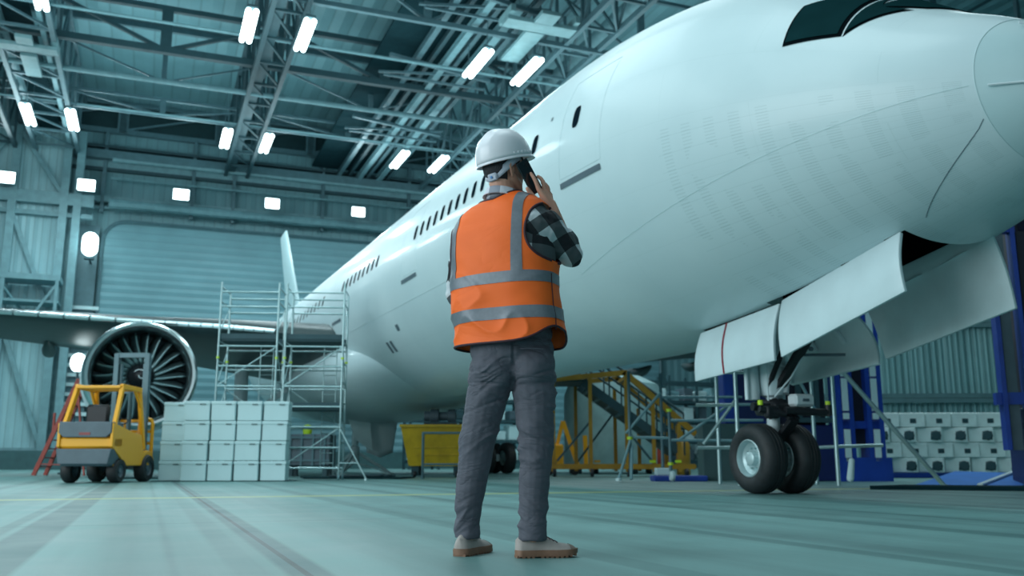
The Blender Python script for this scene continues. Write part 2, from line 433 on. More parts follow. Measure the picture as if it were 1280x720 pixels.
# roller doors with slats and rounded top corner
def roller(n, b0, b1, z1, rl):
    w = MB(); r = 1.3; pts = [(b0,FW-.35,0)]
    if rl:
        pts += [(b0,FW-.35,z1-r)] + [(b0+r-r*cos(t*pi/12), FW-.35, z1-r+r*sin(t*pi/12)) for t in range(1,7)]
    else: pts += [(b0,FW-.35,z1)]
    pts += [(b1,FW-.35,z1),(b1,FW-.35,0)]
    w.prism(pts, (0,0,0), (0,.12,0)); o = struct('door_%d' % n, w, M['shutter'], smooth=False)
    w = MB(); w.tube([V(p)+V((0,-.1,0)) for p in pts], .1, 6); obj('door_trim', w, M['steel_mid'], parent=o)
    return o
roller(1, -3.2, 20.6, 14.4, True); roller(2, 21.2, 34, 14.4, False)
w = MB(); w.box((-4.0, FW-.3, 7), (1.2, .2, 14)); struct('trim_1', w, M['steel_mid'], smooth=False)
# white ladder-ish lit slats left of the engine
w = MB()
for k in range(15): w.box((-3.9, FW-.5, 1.4+k*.55), (1.6, .1, .2))
struct('wall_louvre', w, M['carton'], smooth=False)

# ------------------------------------------------------------------ lamps
def tube_fixture(b, a, z, label, first=[None]):
    if first[0] is None:
        t = thing('ceiling_light', label, 'ceiling light', hall(b,a,z), YAW_HALL, 'twin tube roof lamps')
        w = MB(); w.box((0,0,.18),(.42,2.8,.12),ch=.04); obj('housing', w, M['steel_dark'], t)
        for s_ in (-1,1):
            w = MB(); w.capsule((s_*.14,-1.32,0),.105,(s_*.14,1.32,0),.105,12); obj('tube', w, M['lamp'], t)
        for s_ in (-1,1):
            w = MB(); w.cyl((0,s_*1.2,.2),(0,s_*1.2,3.2),.02,6); obj('hanger_rod', w, M['steel_mid'], t)
        first[0] = t
    else: t = dup(first[0], hall(b,a,z), YAW_HALL, label, 'twin tube roof lamps')
    return t
def area(name, loc, rot, size, power, col=(.77,.96,1)):
    l = bpy.data.lights.new(name, 'AREA'); l.shape = 'RECTANGLE'; l.size, l.size_y = size; l.energy = power; l.color = col
    o = bpy.data.objects.new(name, l); COL.objects.link(o); o.location = loc; o.rotation_euler = rot; return o
rows = {34.6: ('nearer visible row', [(-6.7,'far left, cut by photo top'),(-4.7,'top left corner above the left girder'),(2.6,'left one above the shutter door'),(4.75,'right one above the shutter door'),(12.0,'left one above the white helmet'),(14.25,'nearest to the aircraft')]),
        48.1: ('farther row', [(-6.45,'leftmost'),(-4.5,'second from the left'),(2.8,'third from the left'),(4.85,'fourth from the left'),(12.1,'fifth from the left'),(14.35,'rightmost, beside the fuselage')])}
for a, (rn, L_) in rows.items():
    for b, wh in L_: tube_fixture(b, a, 17.0, 'twin tube roof lamp, %s, %s' % (rn, wh))
for b in (-5.6, 3.7, 13.1, 22.5):
    for a in (34.6, 48.1):
        area('lamp_light', hall(b,a,16.7), (0,0,YAW_HALL), (3,3), 620)
        area('roof_fill', hall(b,a,15.6), (pi,0,YAW_HALL), (9,9), 330)  # added fill facing up to brighten the roof deck
for b in (-14, -5.6, 3.7, 13.1, 22.5):
    for a in (8, 21.2): area('lamp_light', hall(b,a,17.2), (0,0,YAW_HALL), (8,8), 560 if b < 10 else (750 if a > 10 and b > 20 else 330 if a > 10 else 130))
# flood lamps on the back wall
k = 0
for b, z, ww, hh, nm_ in ((-8.55,16.5,.86,.64,'cut by the left photo edge'),(-4.35,16.5,.92,.66,'above the lattice post'),(.95,16.5,.88,.64,'over the shutter door left part'),(6.4,16.5,.84,.62,'over the shutter door right part'),(11.9,16.5,.82,.6,'nearest to the fuselage')):
    t = thing('flood_light', 'glowing square flood lamp on the back wall, %s' % nm_, 'flood light', hall(b*.962,FW-2.25,(z-.41)*.962+.41), YAW_HALL, 'flood lamps on the back wall')
    w = MB(); w.box((0,.12,0),(ww+.1,.2,hh+.1),ch=.05); obj('housing', w, M['steel_mid'], t)
    w = MB(); w.box((0,0,0),(ww,.1,hh),ch=.04); obj('lens', w, M['flood'], t)
    w = MB(); w.bar((0,.2,0),(0,.6,.1),.12); obj('bracket', w, M['steel_mid'], t)
    area('flood_glow', hall(b*.962,FW-2.6,(z-.41)*.962+.41), (radians(-65),0,YAW_HALL), (1.2,1), 220)
t = thing('wall_light', 'oval glowing wall lamp beside the rounded corner of the shutter door', 'wall light', hall(-3.72,FW-2.3,12.45), YAW_HALL)
w = MB(); w.capsule((0,0,-.25),.42,(0,0,.28),.42,16); obj('globe', w, M['flood'], t)
w = MB(); w.box((0,.3,-.7),(.5,.3,.25),ch=.04); w.bar((0,.3,-.7),(0,1.9,-.7),.1); obj('mount', w, M['steel_dark'], t)

# ------------------------------------------------------------------ added key light from the left, world light through the open shell
area('left_key_light', hall(-27,5,9), (radians(82),0,YAW_HALL-radians(90)), (26,15), 4900, (.88,.98,1))  # added key from an unseen source, lights the left flanks
wd = bpy.data.worlds.new('world'); sc.world = wd; wd.use_nodes = True
bg = wd.node_tree.nodes['Background']; bg.inputs['Color'].default_value = (.78,.94,1,1); bg.inputs['Strength'].default_value = .58
# ------------------------------------------------------------------ the airliner; local x = to starboard (u), local y = aft (s)
JU, JR, JZ, JS = 8.15, 2.54, 4.652, 5.1
K = JR/3.1
def lerp(tab, t):
    if t <= tab[0][0]: return tab[0][1]
    for (a, x), (b, y) in zip(tab, tab[1:]):
        if t <= b: return x+(y-x)*(t-a)/(b-a)
    return tab[-1][1]
def spline(tab):
    """monotone smooth interpolation"""
    n = len(tab); xs = [p[0] for p in tab]; ys = [p[1] for p in tab]
    d = [(ys[i+1]-ys[i])/(xs[i+1]-xs[i]) for i in range(n-1)]
    m = [d[0]]+[0 if d[i-1]*d[i] <= 0 else 2*d[i-1]*d[i]/(d[i-1]+d[i]) for i in range(1, n-1)]+[d[-1]]
    def f(x):
        if x <= xs[0]: return ys[0]
        if x >= xs[-1]: return ys[-1]
        i = 0
        while x > xs[i+1]: i += 1
        h = xs[i+1]-xs[i]; t = (x-xs[i])/h
        return (2*t**3-3*t*t+1)*ys[i]+(t**3-2*t*t+t)*h*m[i]+(-2*t**3+3*t*t)*ys[i+1]+(t**3-t*t)*h*m[i+1]
    return f
fW = spline([(0,0.02),(.1,.42),(.3,.74),(.6,1.05),(1,1.38),(1.5,1.7),(2,1.96),(3,2.36),(4,2.64),(5,2.83),(6,2.96),(7,3.04),(8,3.08),(9,3.1),(44,3.1),(50,2.7),(56,1.7),(61,.8),(63.7,.12)])
fT = spline([(0,-.93),(.1,-.6),(.3,-.33),(.6,-.05),(1,.22),(1.5,.5),(2,.85),(3,1.6),(4,2.2),(5,2.55),(6,2.78),(7,2.93),(8,3.03),(9,3.08),(10,3.1),(50,3.1),(57,2.9),(61,2.6),(63.7,2.2)])
fB = spline([(0,-.97),(.1,-1.28),(.3,-1.53),(.6,-1.74),(1,-1.93),(1.5,-2.11),(2,-2.26),(3,-2.5),(4,-2.7),(5,-2.86),(6,-2.98),(7,-3.06),(8,-3.1),(42,-3.1),(48,-2.3),(55,-.6),(61,1.2),(63.7,1.9)])
fC = spline([(0,-.95),(1,-.8),(3,-.45),(6,-.1),(8,0),(44,0),(56,1.0),(63.7,2.0)])
def hull(t, ph, off=0):
    """point on the fuselage skin: t metres (full size) behind the nose, ph angle from starboard horizontal, pi = port side"""
    w = fW(t); zt = fT(t); zb = fB(t); zc = fC(t); c = cos(ph); s = sin(ph)
    z = zc+(zt-zc)*s if s > 0 else zc+(zc-zb)*s
    o = off/K
    return V((JU+K*(w*c+o*c), JS+K*t, JZ+K*(z+o*s)))
def port_side(t, zrel):
    """skin point on the port side at height zrel (full-size metres from the axis)"""
    zc = fC(t); r = (fT(t)-zc) if zrel > zc else (zc-fB(t))
    return pi - math.asin(max(-1, min(1, (zrel-zc)/r)))

jet = thing('airliner', 'huge white unpainted passenger jet with open nose wheel doors', 'aeroplane', (0,0,0), YAW_JET)

def skin_mat():
    m, nt, bs = nm('white aircraft skin'); L = nt.links.new
    uv = N(nt, 'ShaderNodeUVMap', uv_map='UVMap'); tc = N(nt, 'ShaderNodeTexCoord')
    br = N(nt, 'ShaderNodeTexBrick'); L(uv.outputs[0], br.inputs['Vector'])
    br.inputs['Scale'].default_value = 1; br.inputs['Brick Width'].default_value = 3.2; br.inputs['Row Height'].default_value = 1.05
    br.inputs['Mortar Size'].default_value = .006; br.inputs['Mortar Smooth'].default_value = .2
    sp = N(nt, 'ShaderNodeSeparateXYZ'); L(uv.outputs[0], sp.inputs[0])
    # short rows of rivets standing in frame columns
    def mth(op, a, b=None):
        n = N(nt, 'ShaderNodeMath', operation=op)
        if isinstance(a, (int, float)): n.inputs[0].default_value = a
        else: L(a, n.inputs[0])
        if b is not None:
            if isinstance(b, (int, float)): n.inputs[1].default_value = b
            else: L(b, n.inputs[1])
        return n.outputs[0]
    fx = mth('FRACT', mth('MULTIPLY', sp.outputs[0], 1/.42)); col = mth('LESS_THAN', fx, .42)
    fy = mth('FRACT', mth('MULTIPLY', sp.outputs[1], 1/.062)); row = mth('LESS_THAN', fy, .32)
    no = N(nt, 'ShaderNodeTexNoise'); no.inputs['Scale'].default_value = .9; L(uv.outputs[0], no.inputs['Vector'])
    pres = mth('GREATER_THAN', no.outputs['Fac'], .47)
    front = mth('LESS_THAN', sp.outputs[0], 4.9); low = mth('LESS_THAN', sp.outputs[1], -.15)
    riv = mth('MULTIPLY', mth('MULTIPLY', mth('MULTIPLY', col, row), pres), mth('MULTIPLY', front, low))
    rad = mth('GREATER_THAN', sp.outputs[0], .85); riv = mth('MULTIPLY', riv, rad)
    # long stringer lines
    fz = mth('FRACT', mth('MULTIPLY', sp.outputs[1], 1/.31)); st = mth('MULTIPLY', mth('LESS_THAN', fz, .03), mth('MULTIPLY', mth('MULTIPLY', front, low), rad))
    n2 = N(nt, 'ShaderNodeTexNoise'); n2.inputs['Scale'].default_value = .5; n2.inputs['Detail'].default_value = 4; L(tc.outputs['Object'], n2.inputs['Vector'])
    cr = N(nt, 'ShaderNodeValToRGB'); e = cr.color_ramp.elements; e[0].color = (.49,.64,.68,1); e[1].color = (.57,.72,.755,1); e[0].position = .3; e[1].position = .7
    L(n2.outputs['Fac'], cr.inputs['Fac'])
    mx = N(nt, 'ShaderNodeMix', data_type='RGBA'); L(mth('MULTIPLY', mth('ADD', riv, st), .30), mx.inputs[0]); L(cr.outputs['Color'], mx.inputs[6]); mx.inputs[7].default_value = (.25,.4,.42,1)
    m2 = N(nt, 'ShaderNodeMix', data_type='RGBA'); L(mth('MULTIPLY', br.outputs['Fac'], .14), m2.inputs[0]); L(mx.outputs[2], m2.inputs[6]); m2.inputs[7].default_value = (.3,.45,.47,1)
    L(m2.outputs[2], bs.inputs['Base Color'])
    bs.inputs['Roughness'].default_value = .42; bs.inputs['Coat Weight'].default_value = .14; bs.inputs['Coat Roughness'].default_value = .10
    bp = N(nt, 'ShaderNodeBump'); bp.inputs['Strength'].default_value = .25; bp.inputs['Distance'].default_value = .006
    L(mth('SUBTRACT', 1, mth('ADD', mth('MULTIPLY', riv, .6), br.outputs['Fac'])), bp.inputs['Height']); L(bp.outputs[0], bs.inputs['Normal'])
    return m
M['skin'] = skin_mat()
M['radome'] = mat('radome paint', (.50,.64,.67), .4, 0, .03, 2, coat=.2)
M['door_skin'] = mat('grey white door paint', (.66,.76,.80), .42, 0, .06, 2)
M['door_inner'] = mat('pale green grey door lining', (.60,.71,.74), .55, 0, .1, 2)
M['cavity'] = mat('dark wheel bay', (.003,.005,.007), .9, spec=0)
M['glass'] = mat('dark cockpit glass', (.007,.030,.034), .5, 0, .1, spec=0)
M['shade'] = mat('dark cabin window', (.006,.014,.022), .6, 0, .05, spec=0)
M['frame'] = mat('window frame', (.004,.007,.009), .7, spec=0)

# fuselage skin with the nose wheel bay cut out of the belly
ts = [0,.03,.07,.12,.2,.3,.42,.56,.72]; t = .9
while t < 12: ts.append(t); t += .16
while t < 44: ts.append(t); t += 1.0
while t < 63.7: ts.append(t); t += .7
ts.append(63.7)
NP = 180
def make_skin(t0, t1, name, m, cut=False):
    w = MB(); T = [x for x in ts if t0 <= x <= t1]; uvs = []
    for x in T:
        for k in range(NP):
            ph = -pi/2 + 2*pi*k/NP; p = hull(x, ph); w.v.append(tuple(p))
            a = ph if ph <= pi/2 else ph; uvs.append((x, 3.1*((ph if ph < pi/2 else pi-ph))))
    for j in range(len(T)-1):
        for i in range(NP):
            q = (j*NP+i, j*NP+(i+1) % NP, (j+1)*NP+(i+1) % NP, (j+1)*NP+i)
            if cut:
                cx = sum(w.v[n][0] for n in q)/4; cy = sum(w.v[n][1] for n in q)/4; cz = sum(w.v[n][2] for n in q)/4
                if cz < JZ-.5 and abs(cx-JU) < .60 and 7.0 < cy < 10.75: continue
            w.f.append(q); w.m.append(0)
    me = w.mesh(name); ul = me.uv_layers.new(name='UVMap')
    for lp in me.loops: ul.data[lp.index].uv = uvs[lp.vertex_index]
    return obj(name, None, m, jet, me=me, ang=60)
ts.append(.745); ts.sort()
fus = make_skin(.74, 63.7, 'fuselage', M['skin'], True)
make_skin(0, .75, 'radome', M['radome'])
# seam ring behind the radome, and the chin seam running down to the wheel bay
w = MB(); w.tube([hull(.745, 2*pi*k/90, .001) for k in range(90)], .004, 6, closed=True); obj('seam', w, M['radome'], fus)
pts = [(.78,-1.33,0),(.95,-1.5,0),(1.2,-1.75,0),(1.45,-1.92,0),(1.75,-2.06,0),(2.0,-2.15,0)]
def skin_line(pl_, r, n=6, m='door_inner', name='seam', off=.0):
    w = MB(); P = []
    for (a, za), (b, zb) in zip(pl_, pl_[1:]):
        for k in range(n): x = a+(b-a)*k/n; P.append(hull(x, port_side(x, za+(zb-za)*k/n), off))
    P.append(hull(pl_[-1][0], port_side(*pl_[-1]), off)); w.tube(P, r, 5); return obj(name, w, M[m], fus)
skin_line([(.78+1.22*k/16, -1.33-.82*(k/16)**.8) for k in range(17)], .0045, n=3, m='slate')
skin_line([(.8+7.2*k/24, -.95-.95*(k/24)**1.25) for k in range(25)], .004, n=3, m='radome')
skin_line([(9,-1.0),(20,-1.0),(34,-1.0)], .006, 10, m='skin')
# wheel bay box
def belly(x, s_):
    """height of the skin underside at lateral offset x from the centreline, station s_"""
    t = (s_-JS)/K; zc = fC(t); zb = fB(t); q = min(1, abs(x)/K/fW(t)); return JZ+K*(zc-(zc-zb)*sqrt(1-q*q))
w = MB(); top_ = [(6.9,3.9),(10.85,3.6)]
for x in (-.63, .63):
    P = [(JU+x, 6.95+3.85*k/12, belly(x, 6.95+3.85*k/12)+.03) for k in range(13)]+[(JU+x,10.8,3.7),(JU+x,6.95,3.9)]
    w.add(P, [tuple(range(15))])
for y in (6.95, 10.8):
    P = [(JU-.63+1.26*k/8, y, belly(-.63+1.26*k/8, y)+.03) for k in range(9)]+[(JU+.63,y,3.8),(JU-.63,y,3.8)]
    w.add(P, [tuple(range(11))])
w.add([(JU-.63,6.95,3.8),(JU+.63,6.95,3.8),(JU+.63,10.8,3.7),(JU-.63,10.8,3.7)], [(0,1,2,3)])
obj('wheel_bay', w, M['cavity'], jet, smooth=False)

def patch(poly, off, m, name, parent, sub=10, th=0):
    """quad patch on the skin; poly = four (t, z) corners on the port side"""
    w = MB()
    def fn(i, j, o=off):
        (a,b),(c,d),(e,f),(g,h) = poly
        x = (a*(1-i)+c*i)*(1-j)+(g*(1-i)+e*i)*j; z = (b*(1-i)+d*i)*(1-j)+(h*(1-i)+f*i)*j
        return hull(x, port_side(x, z), o)
    w.grid(fn, sub, sub); o = obj(name, w, m, parent, ang=60)
    if th: md = o.modifiers.new('solid', 'SOLIDIFY'); md.thickness = th; md.offset = 1
    return o
def patch_ph(poly, off, m, name, parent, sub=12):
    w = MB()
    def fn(i, j):
        (a,b),(c,d),(e,f),(g,h) = poly
        return hull((a*(1-i)+c*i)*(1-j)+(g*(1-i)+e*i)*j, (b*(1-i)+d*i)*(1-j)+(h*(1-i)+f*i)*j, off)
    w.grid(fn, sub, sub); return obj(name, w, m, parent, ang=60)
# cockpit glazing: (t, z) corners -> (t, angle)
def tp(t, z): return (t, port_side(t, z))
def mir(p): return (p[0], pi-p[1])
cw = [[tp(2.77,.27),tp(2.17,.19),tp(2.35,1.03),tp(2.86,.93)],
      [tp(2.10,.18),tp(1.78,.52),(2.12,radians(126)),tp(2.28,1.03)],
      [tp(1.73,.56),(1.62,radians(94)),(2.25,radians(94)),(2.07,radians(124))]]
for side in (0, 1):
    for q in cw:
        c_t = sum(p[0] for p in q)/4; c_p = sum(p[1] for p in q)/4
        big = [(c_t+(p[0]-c_t)*1.13+(.0), c_p+(p[1]-c_p)*1.10) for p in q]
        if side: q = [mir(p) for p in q]; big = [mir(p) for p in big]
        fr = patch_ph(big, .006, M['frame'], 'window_frame', jet)
        patch_ph(q, .018, M['glass'], 'pane', fr)
# passenger windows, doors and slots on the port side
wins = [10.93]+[12.22+.43*k for k in range(15)]+[21.3+.45*k for k in range(9)]+[27.5+.6*k for k in range(16)]
for s_ in wins:
    t_ = (s_-JS)/K; hw = .105; hh = .19; w = MB()
    if s_ == wins[0]: hh = .2
    def fn(i, j, t_=t_, hh=hh, hw=hw):
        a = 2*pi*i; r = j; x = t_+hw*r*math.copysign(abs(cos(a))**.6, cos(a)); z = .66+hh*r*math.copysign(abs(sin(a))**.6, sin(a))
        return hull(x, port_side(x, z), .006)
    w.grid(fn, 20, 3, cu=True); obj('cabin_window', w, M['shade'], jet)
for s0 in (10.25, 18.05, 24.9):      # doors as fine raised outlines with a scuff plate below
    t0 = (s0-JS)/K; t1 = t0+1.32
    P = [(t0,-.35),(t0,1.5),(t1,1.5),(t1,-.35),(t0,-.35)]; w = MB(); Q = []
    for (a,za),(b,zb) in zip(P, P[1:]):
        for k in range(10): x = a+(b-a)*k/10; Q.append(hull(x, port_side(x, za+(zb-za)*k/10), .001))
    w.tube(Q, .0035, 4, closed=True); d = obj('cabin_door', w, M['skin'], jet)
    patch([(t0+.02,-.52),(t1,-.52),(t1,-.42),(t0+.02,-.42)], .012, M['slate'] , 'scuff_plate', jet)
for s0, z0, l, h in ((20.2,-1.55,.25,.16),(21.2,-2.0,.2,.3),(21.5,-2.0,.2,.3),(11.75,.95,.07,.07)):
    t0 = (s0-JS)/K; patch([(t0,z0),(t0+l,z0),(t0+l,z0+h),(t0,z0+h)], .008, M['slate'], 'vent', jet, 5)
# small probes on the nose
for t_, z_ in ((.28,-.2),(.33,-1.0)):
    w = MB(); w.tube([hull(t_, port_side(t_, z_), .0), hull(t_-.02, port_side(t_-.02, z_), .03), hull(t_+.3, port_side(t_+.3, z_+.02), .04)], .012, 6)
    obj('probe', w, M['white'], jet)

# wing-body fairing
w = MB()
def fairing(i, j):
    a = 2*pi*i; v = j
    s_ = 21.6+v*17; sh = max(.0, sin(pi*min(1, v*1.0)))**.38
    return V((JU+3.0*sh*cos(a), s_, 3.0+1.35*sh*sin(a)))
w.grid(fairing, 48, 40, cu=True); obj('wing_fairing', w, M['skin'], jet, ang=60)

# wings
def airfoil(n=18):
    up = []; lo = []
    for k in range(n+1):
        x = .5*(1-cos(pi*k/n)); y = .6*(.2969*sqrt(x)-.126*x-.3516*x*x+.2843*x**3-.1015*x**4)
        up.append((x, y*1.15)); lo.append((x, -y*.85))
    return up+lo[-2:0:-1]
AF = airfoil()
def wing(sg):
    w = MB(); rows = []; st = [(2.6,25.8,10.4,3.88,1.0),(4.0,26.7,9.6,4.06,.95),(5.6,27.7,8.6,4.26,.86),(7.5,28.95,7.3,4.45,.8),(11.8,31.7,5.4,4.90,.74),(16,34.4,4.2,5.4,.7),(22.5,38.6,2.6,6.2,.65),(24.0,40.4,.8,6.5,.5)]
    n = len(AF)
    for du, le, ch, z, th in [(1.6,25.1,11.2,3.75,1.0)]+st:
        for x, y in AF: w.v.append((JU+sg*du, le+x*ch, z+y*ch*th-x*ch*.035))
    for j in range(len(st)):
        for i in range(n): w.f.append((j*n+i, j*n+(i+1) % n, (j+1)*n+(i+1) % n, (j+1)*n+i)); w.m.append(0)
    w.f.append(tuple(len(st)*n+i for i in range(n))); w.m.append(0)
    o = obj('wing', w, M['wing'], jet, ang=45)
    w = MB()   # bright slat along the leading edge
    for (a, b) in zip(st[1:-1], st[2:]):
        for k in range(6):
            f0 = k/6; f1 = (k+.93)/6
            P = lambda f: (JU+sg*(a[0]+(b[0]-a[0])*f), a[1]+(b[1]-a[1])*f-.03, a[3]+(b[3]-a[3])*f+.02)
            w.tube([P(f0), P(f1)], .075, 8)
    obj('slat', w, M['chrome'], o)
    for du, s_, z, L_ in ((10.3,36.0,4.45,2.4),(14.5,37.3,4.75,2.2),(19,39.6,5.4,1.8)):
        w = MB(); w.tube([(JU+sg*du, s_-L_/2+L_*k/10, z-.22*sin(pi*k/10)) for k in range(11)], [.03+.20*sin(pi*k/10)**.7 for k in range(11)], 12)
        obj('flap_fairing', w, M['wing'], o)
    return o
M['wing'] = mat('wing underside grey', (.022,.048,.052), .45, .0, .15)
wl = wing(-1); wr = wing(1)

# engines
M['blade'] = mat('titanium fan blade', (.20,.30,.32), .32, .8, .1)
M['duct'] = mat('engine duct lining', (.05,.08,.09), .35, .5)
def engine(u):
    c = V((u, 24.6, 2.55)); R = 1.33
    w = MB(); w.lathe([(1.13,.22),(1.15,.08),(1.21,-.02),(1.27,-.03),(1.32,.04),(1.345,.18),(1.36,.36)], c, (0,1,0), 72); lip = obj('engine_lip', w, M['chrome'], jet)
    w = MB(); w.lathe([(1.36,.34),(1.40,.9),(1.42,1.6),(1.40,2.5),(1.34,3.2),(1.2,3.8),(1.14,3.8),(1.1,2.8)], c, (0,1,0), 72); nac = obj('engine_nacelle', w, M['door_skin'], jet)
    w = MB(); w.lathe([(1.13,.20),(1.12,.35),(1.13,.9),(1.12,1.3),(.0,1.32)], c, (0,1,0), 72); obj('intake_duct', w, M['duct'], nac)
    w = MB(); w.lathe([(.95,2.4),(.85,3.6),(.6,4.8),(.5,4.9),(.25,5.4),(0,5.6)], c, (0,1,0), 40); obj('engine_core', w, M['steel_dark'], nac)
    w = MB()
    for k in range(22):
        a0 = 2*pi*k/22
        def fn(i, j, a0=a0):
            r = .30+.81*j; tw = radians(25+38*j); ch = (.20+.16*j)
            x = (i-.5)*ch; a = a0+.10*sin(j*2.2)
            tang = x*cos(tw)*1.0; dep = x*sin(tw)+.02
            return c+V((cos(a)*r-sin(a)*tang, .72+dep, sin(a)*r+cos(a)*tang))
        b = MB(); b.grid(fn, 5, 9); b_ = obj('fan_blade', b, M['blade'], jet, ang=70); md = b_.modifiers.new('solid', 'SOLIDIFY'); md.thickness = .018
    w = MB(); w.lathe([(0,.30),(.06,.32),(.15,.42),(.25,.58),(.32,.75),(.34,.95)], c, (0,1,0), 32); sp_ = obj('spinner', w, M['black'], jet)
    w = MB(); P = []; 
    for k in range(26):
        f = k/25; r = .04+.13*f; a = 1.1*pi+f*2.3*pi*.75; y = .30+.30*(r/.25)**1.3
        P.append(c+V((cos(a)*r, y-.03, sin(a)*r)))
    w.tube(P, .018, 6); obj('spiral_mark', w, M['white'], sp_)
    w = MB(); w.prism([(u-.14,25.6,3.9),(u-.14,29.1,4.5),(u-.14,32.5,4.3),(u-.14,31.0,3.3),(u-.14,26.5,3.6)], (0,0,0), (.28,0,0)); obj('engine_pylon', w, M['wing'], jet, smooth=False)
engine(.62)

# tail surfaces
def foil_loft(secs, m, name, vertical=False):
    w = MB(); n = len(AF)
    for (p, s_, ch, th) in secs:
        for x, y in AF:
            if vertical: w.v.append((JU+y*ch*th, s_+x*ch, p[1]))
            else: w.v.append((p[0], s_+x*ch, p[1]+y*ch*th))
    for j in range(len(secs)-1):
        for i in range(n): w.f.append((j*n+i, j*n+(i+1) % n, (j+1)*n+(i+1) % n, (j+1)*n+i)); w.m.append(0)
    w.f.append(tuple((len(secs)-1)*n+i for i in range(n))); w.m.append(0)
    return obj(name, w, m, jet, ang=45)
foil_loft([((0,6.6),44.0,4.2,.6),((0,8.0),45.2,3.4,.6),((0,11),48.2,2.6,.6),((0,12.9),50.0,2.1,.6)], M['radome'], 'tail_fin', True)
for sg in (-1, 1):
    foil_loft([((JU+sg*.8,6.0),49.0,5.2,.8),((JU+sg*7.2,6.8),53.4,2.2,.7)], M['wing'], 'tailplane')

# nose wheel doors (curved sheets, hinge on top)
def gear_door(u0, top, bot, m, lean=.10, bulge=.05, name='gear_door', th=.045, ribs=False):
    (s0,z0),(s1,z1) = top; (s2,z2),(s3,z3) = bot; w = MB(); sg = -1 if u0 < JU else 1
    def P(i, j, o=0):
        s_ = (s0+(s1-s0)*i)*(1-j)+(s2+(s3-s2)*i)*j; z = (z0+(z1-z0)*i)*(1-j)+(z2+(z3-z2)*i)*j
        return V((u0+sg*(lean*j+bulge*sin(pi*j)+o), s_, z))
    def fn(i, j):
        # rounded lower corners
        return P(i, j)
    w.grid(fn, 14, 10); o = obj(name, w, m, jet, ang=60, solid=th, bevel=.008)
    if ribs:
        for k in (.28, .62, .97):
            r = MB(); r.bar(P(k,.03,-.05), P(k,.45 if k < .9 else .98,-.05), .05, .05, up=(1,0,0)); obj('rib', r, M['door_skin'], o, smooth=False)
    return o, P
fd, _ = gear_door(JU-.60, ((7.05,2.80),(8.98,2.37)), ((6.96,2.14),(8.93,1.66)), M['door_skin'])
ad, P = gear_door(JU-.60, ((9.03,2.34),(10.72,2.18)), ((9.06,1.63),(10.75,1.51)), M['door_skin'])
w = MB(); w.tube([P(.60+.05*0, j/10, .028) + V((0,.06*(1-j/10),0)) for j in range(11)], .013, 6); obj('red_cord', w, mat('crimson stripe', (.28,.012,.03), .5), ad)
gear_door(JU+.60, ((6.96,2.98),(8.98,2.62)), ((6.80,2.03),(8.66,1.67)), M['door_inner'])
gear_door(JU+.60, ((9.03,2.30),(10.60,2.15)), ((8.78,1.62),(10.45,1.48)), M['door_inner'], ribs=True, bulge=.12)

# nose gear
gx, gy = JU-.05, 9.97
leg = MB(); leg.lathe([(0,0),(.085,0),(.085,.75),(.15,.78),(.185,.95),(.185,1.9),(.19,2.0),(.19,2.4),(0,2.4)], (gx,gy,.5), (0,-.02,1), 28)
strut = obj('gear_strut', leg, M['door_skin'], jet)
w = MB(); w.cyl((gx-.40,gy,.455),(gx+.40,gy,.455),.075,20); w.cyl((gx-.11,gy,.52),(gx+.11,gy,.52),.12,20); obj('axle', w, M['door_skin'], strut)
def wheel(cx):
    w = MB(); R = .455; W = .178
    prof = [(.235,-W*.72),(.25,-W*.9),(.33,-W*1.03),(.395,-W*.93),(.435,-W*.68),(.451,-W*.45)]
    prof += [(.455,-W*.33),(.447,-W*.31),(.447,-W*.27),(.455,-W*.25),(.455,-W*.06),(.447,-W*.04),(.447,W*.04),(.455,W*.06),(.455,W*.25),(.447,W*.27),(.447,W*.31),(.455,W*.33)]
    prof += [(.451,W*.45),(.435,W*.68),(.395,W*.93),(.33,W*1.03),(.25,W*.9),(.235,W*.72)]
    w.lathe(prof, (cx,gy,R), (1,0,0), 64, closed=False); ty = obj('tire', w, M['rubber'], jet, ang=50)
    w = MB()
    w.lathe([(.245,-W*.86),(.232,-W*.92),(.222,-W*.82),(.212,-W*.45),(.16,-W*.25),(.10,-W*.35),(.085,-W*.75),(.045,-W*.85),(0,-W*.85)], (cx,gy,R), (1,0,0), 40)
    w.lathe([(.245,W*.86),(.232,W*.92),(.222,W*.82),(.212,W*.45),(.16,W*.25),(.10,W*.35),(.085,W*.75),(.045,W*.85),(0,W*.85)], (cx,gy,R), (1,0,0), 40)
    rim = obj('wheel_rim', w, M['rim'], ty, ang=35)
    for sg in (-1, 1):
        w = MB()
        for k in range(10):
            a = 2*pi*k/10; w.cyl((cx+sg*W*.22,gy+.135*cos(a),R+.135*sin(a)),(cx+sg*W*.5,gy+.135*cos(a),R+.135*sin(a)),.014,8)
        obj('wheel_bolts', w, M['galv'], rim)
    return ty
M['rim'] = mat('wheel alloy', (.46,.58,.60), .35, .3)
wheel(gx-.275); wheel(gx+.262)
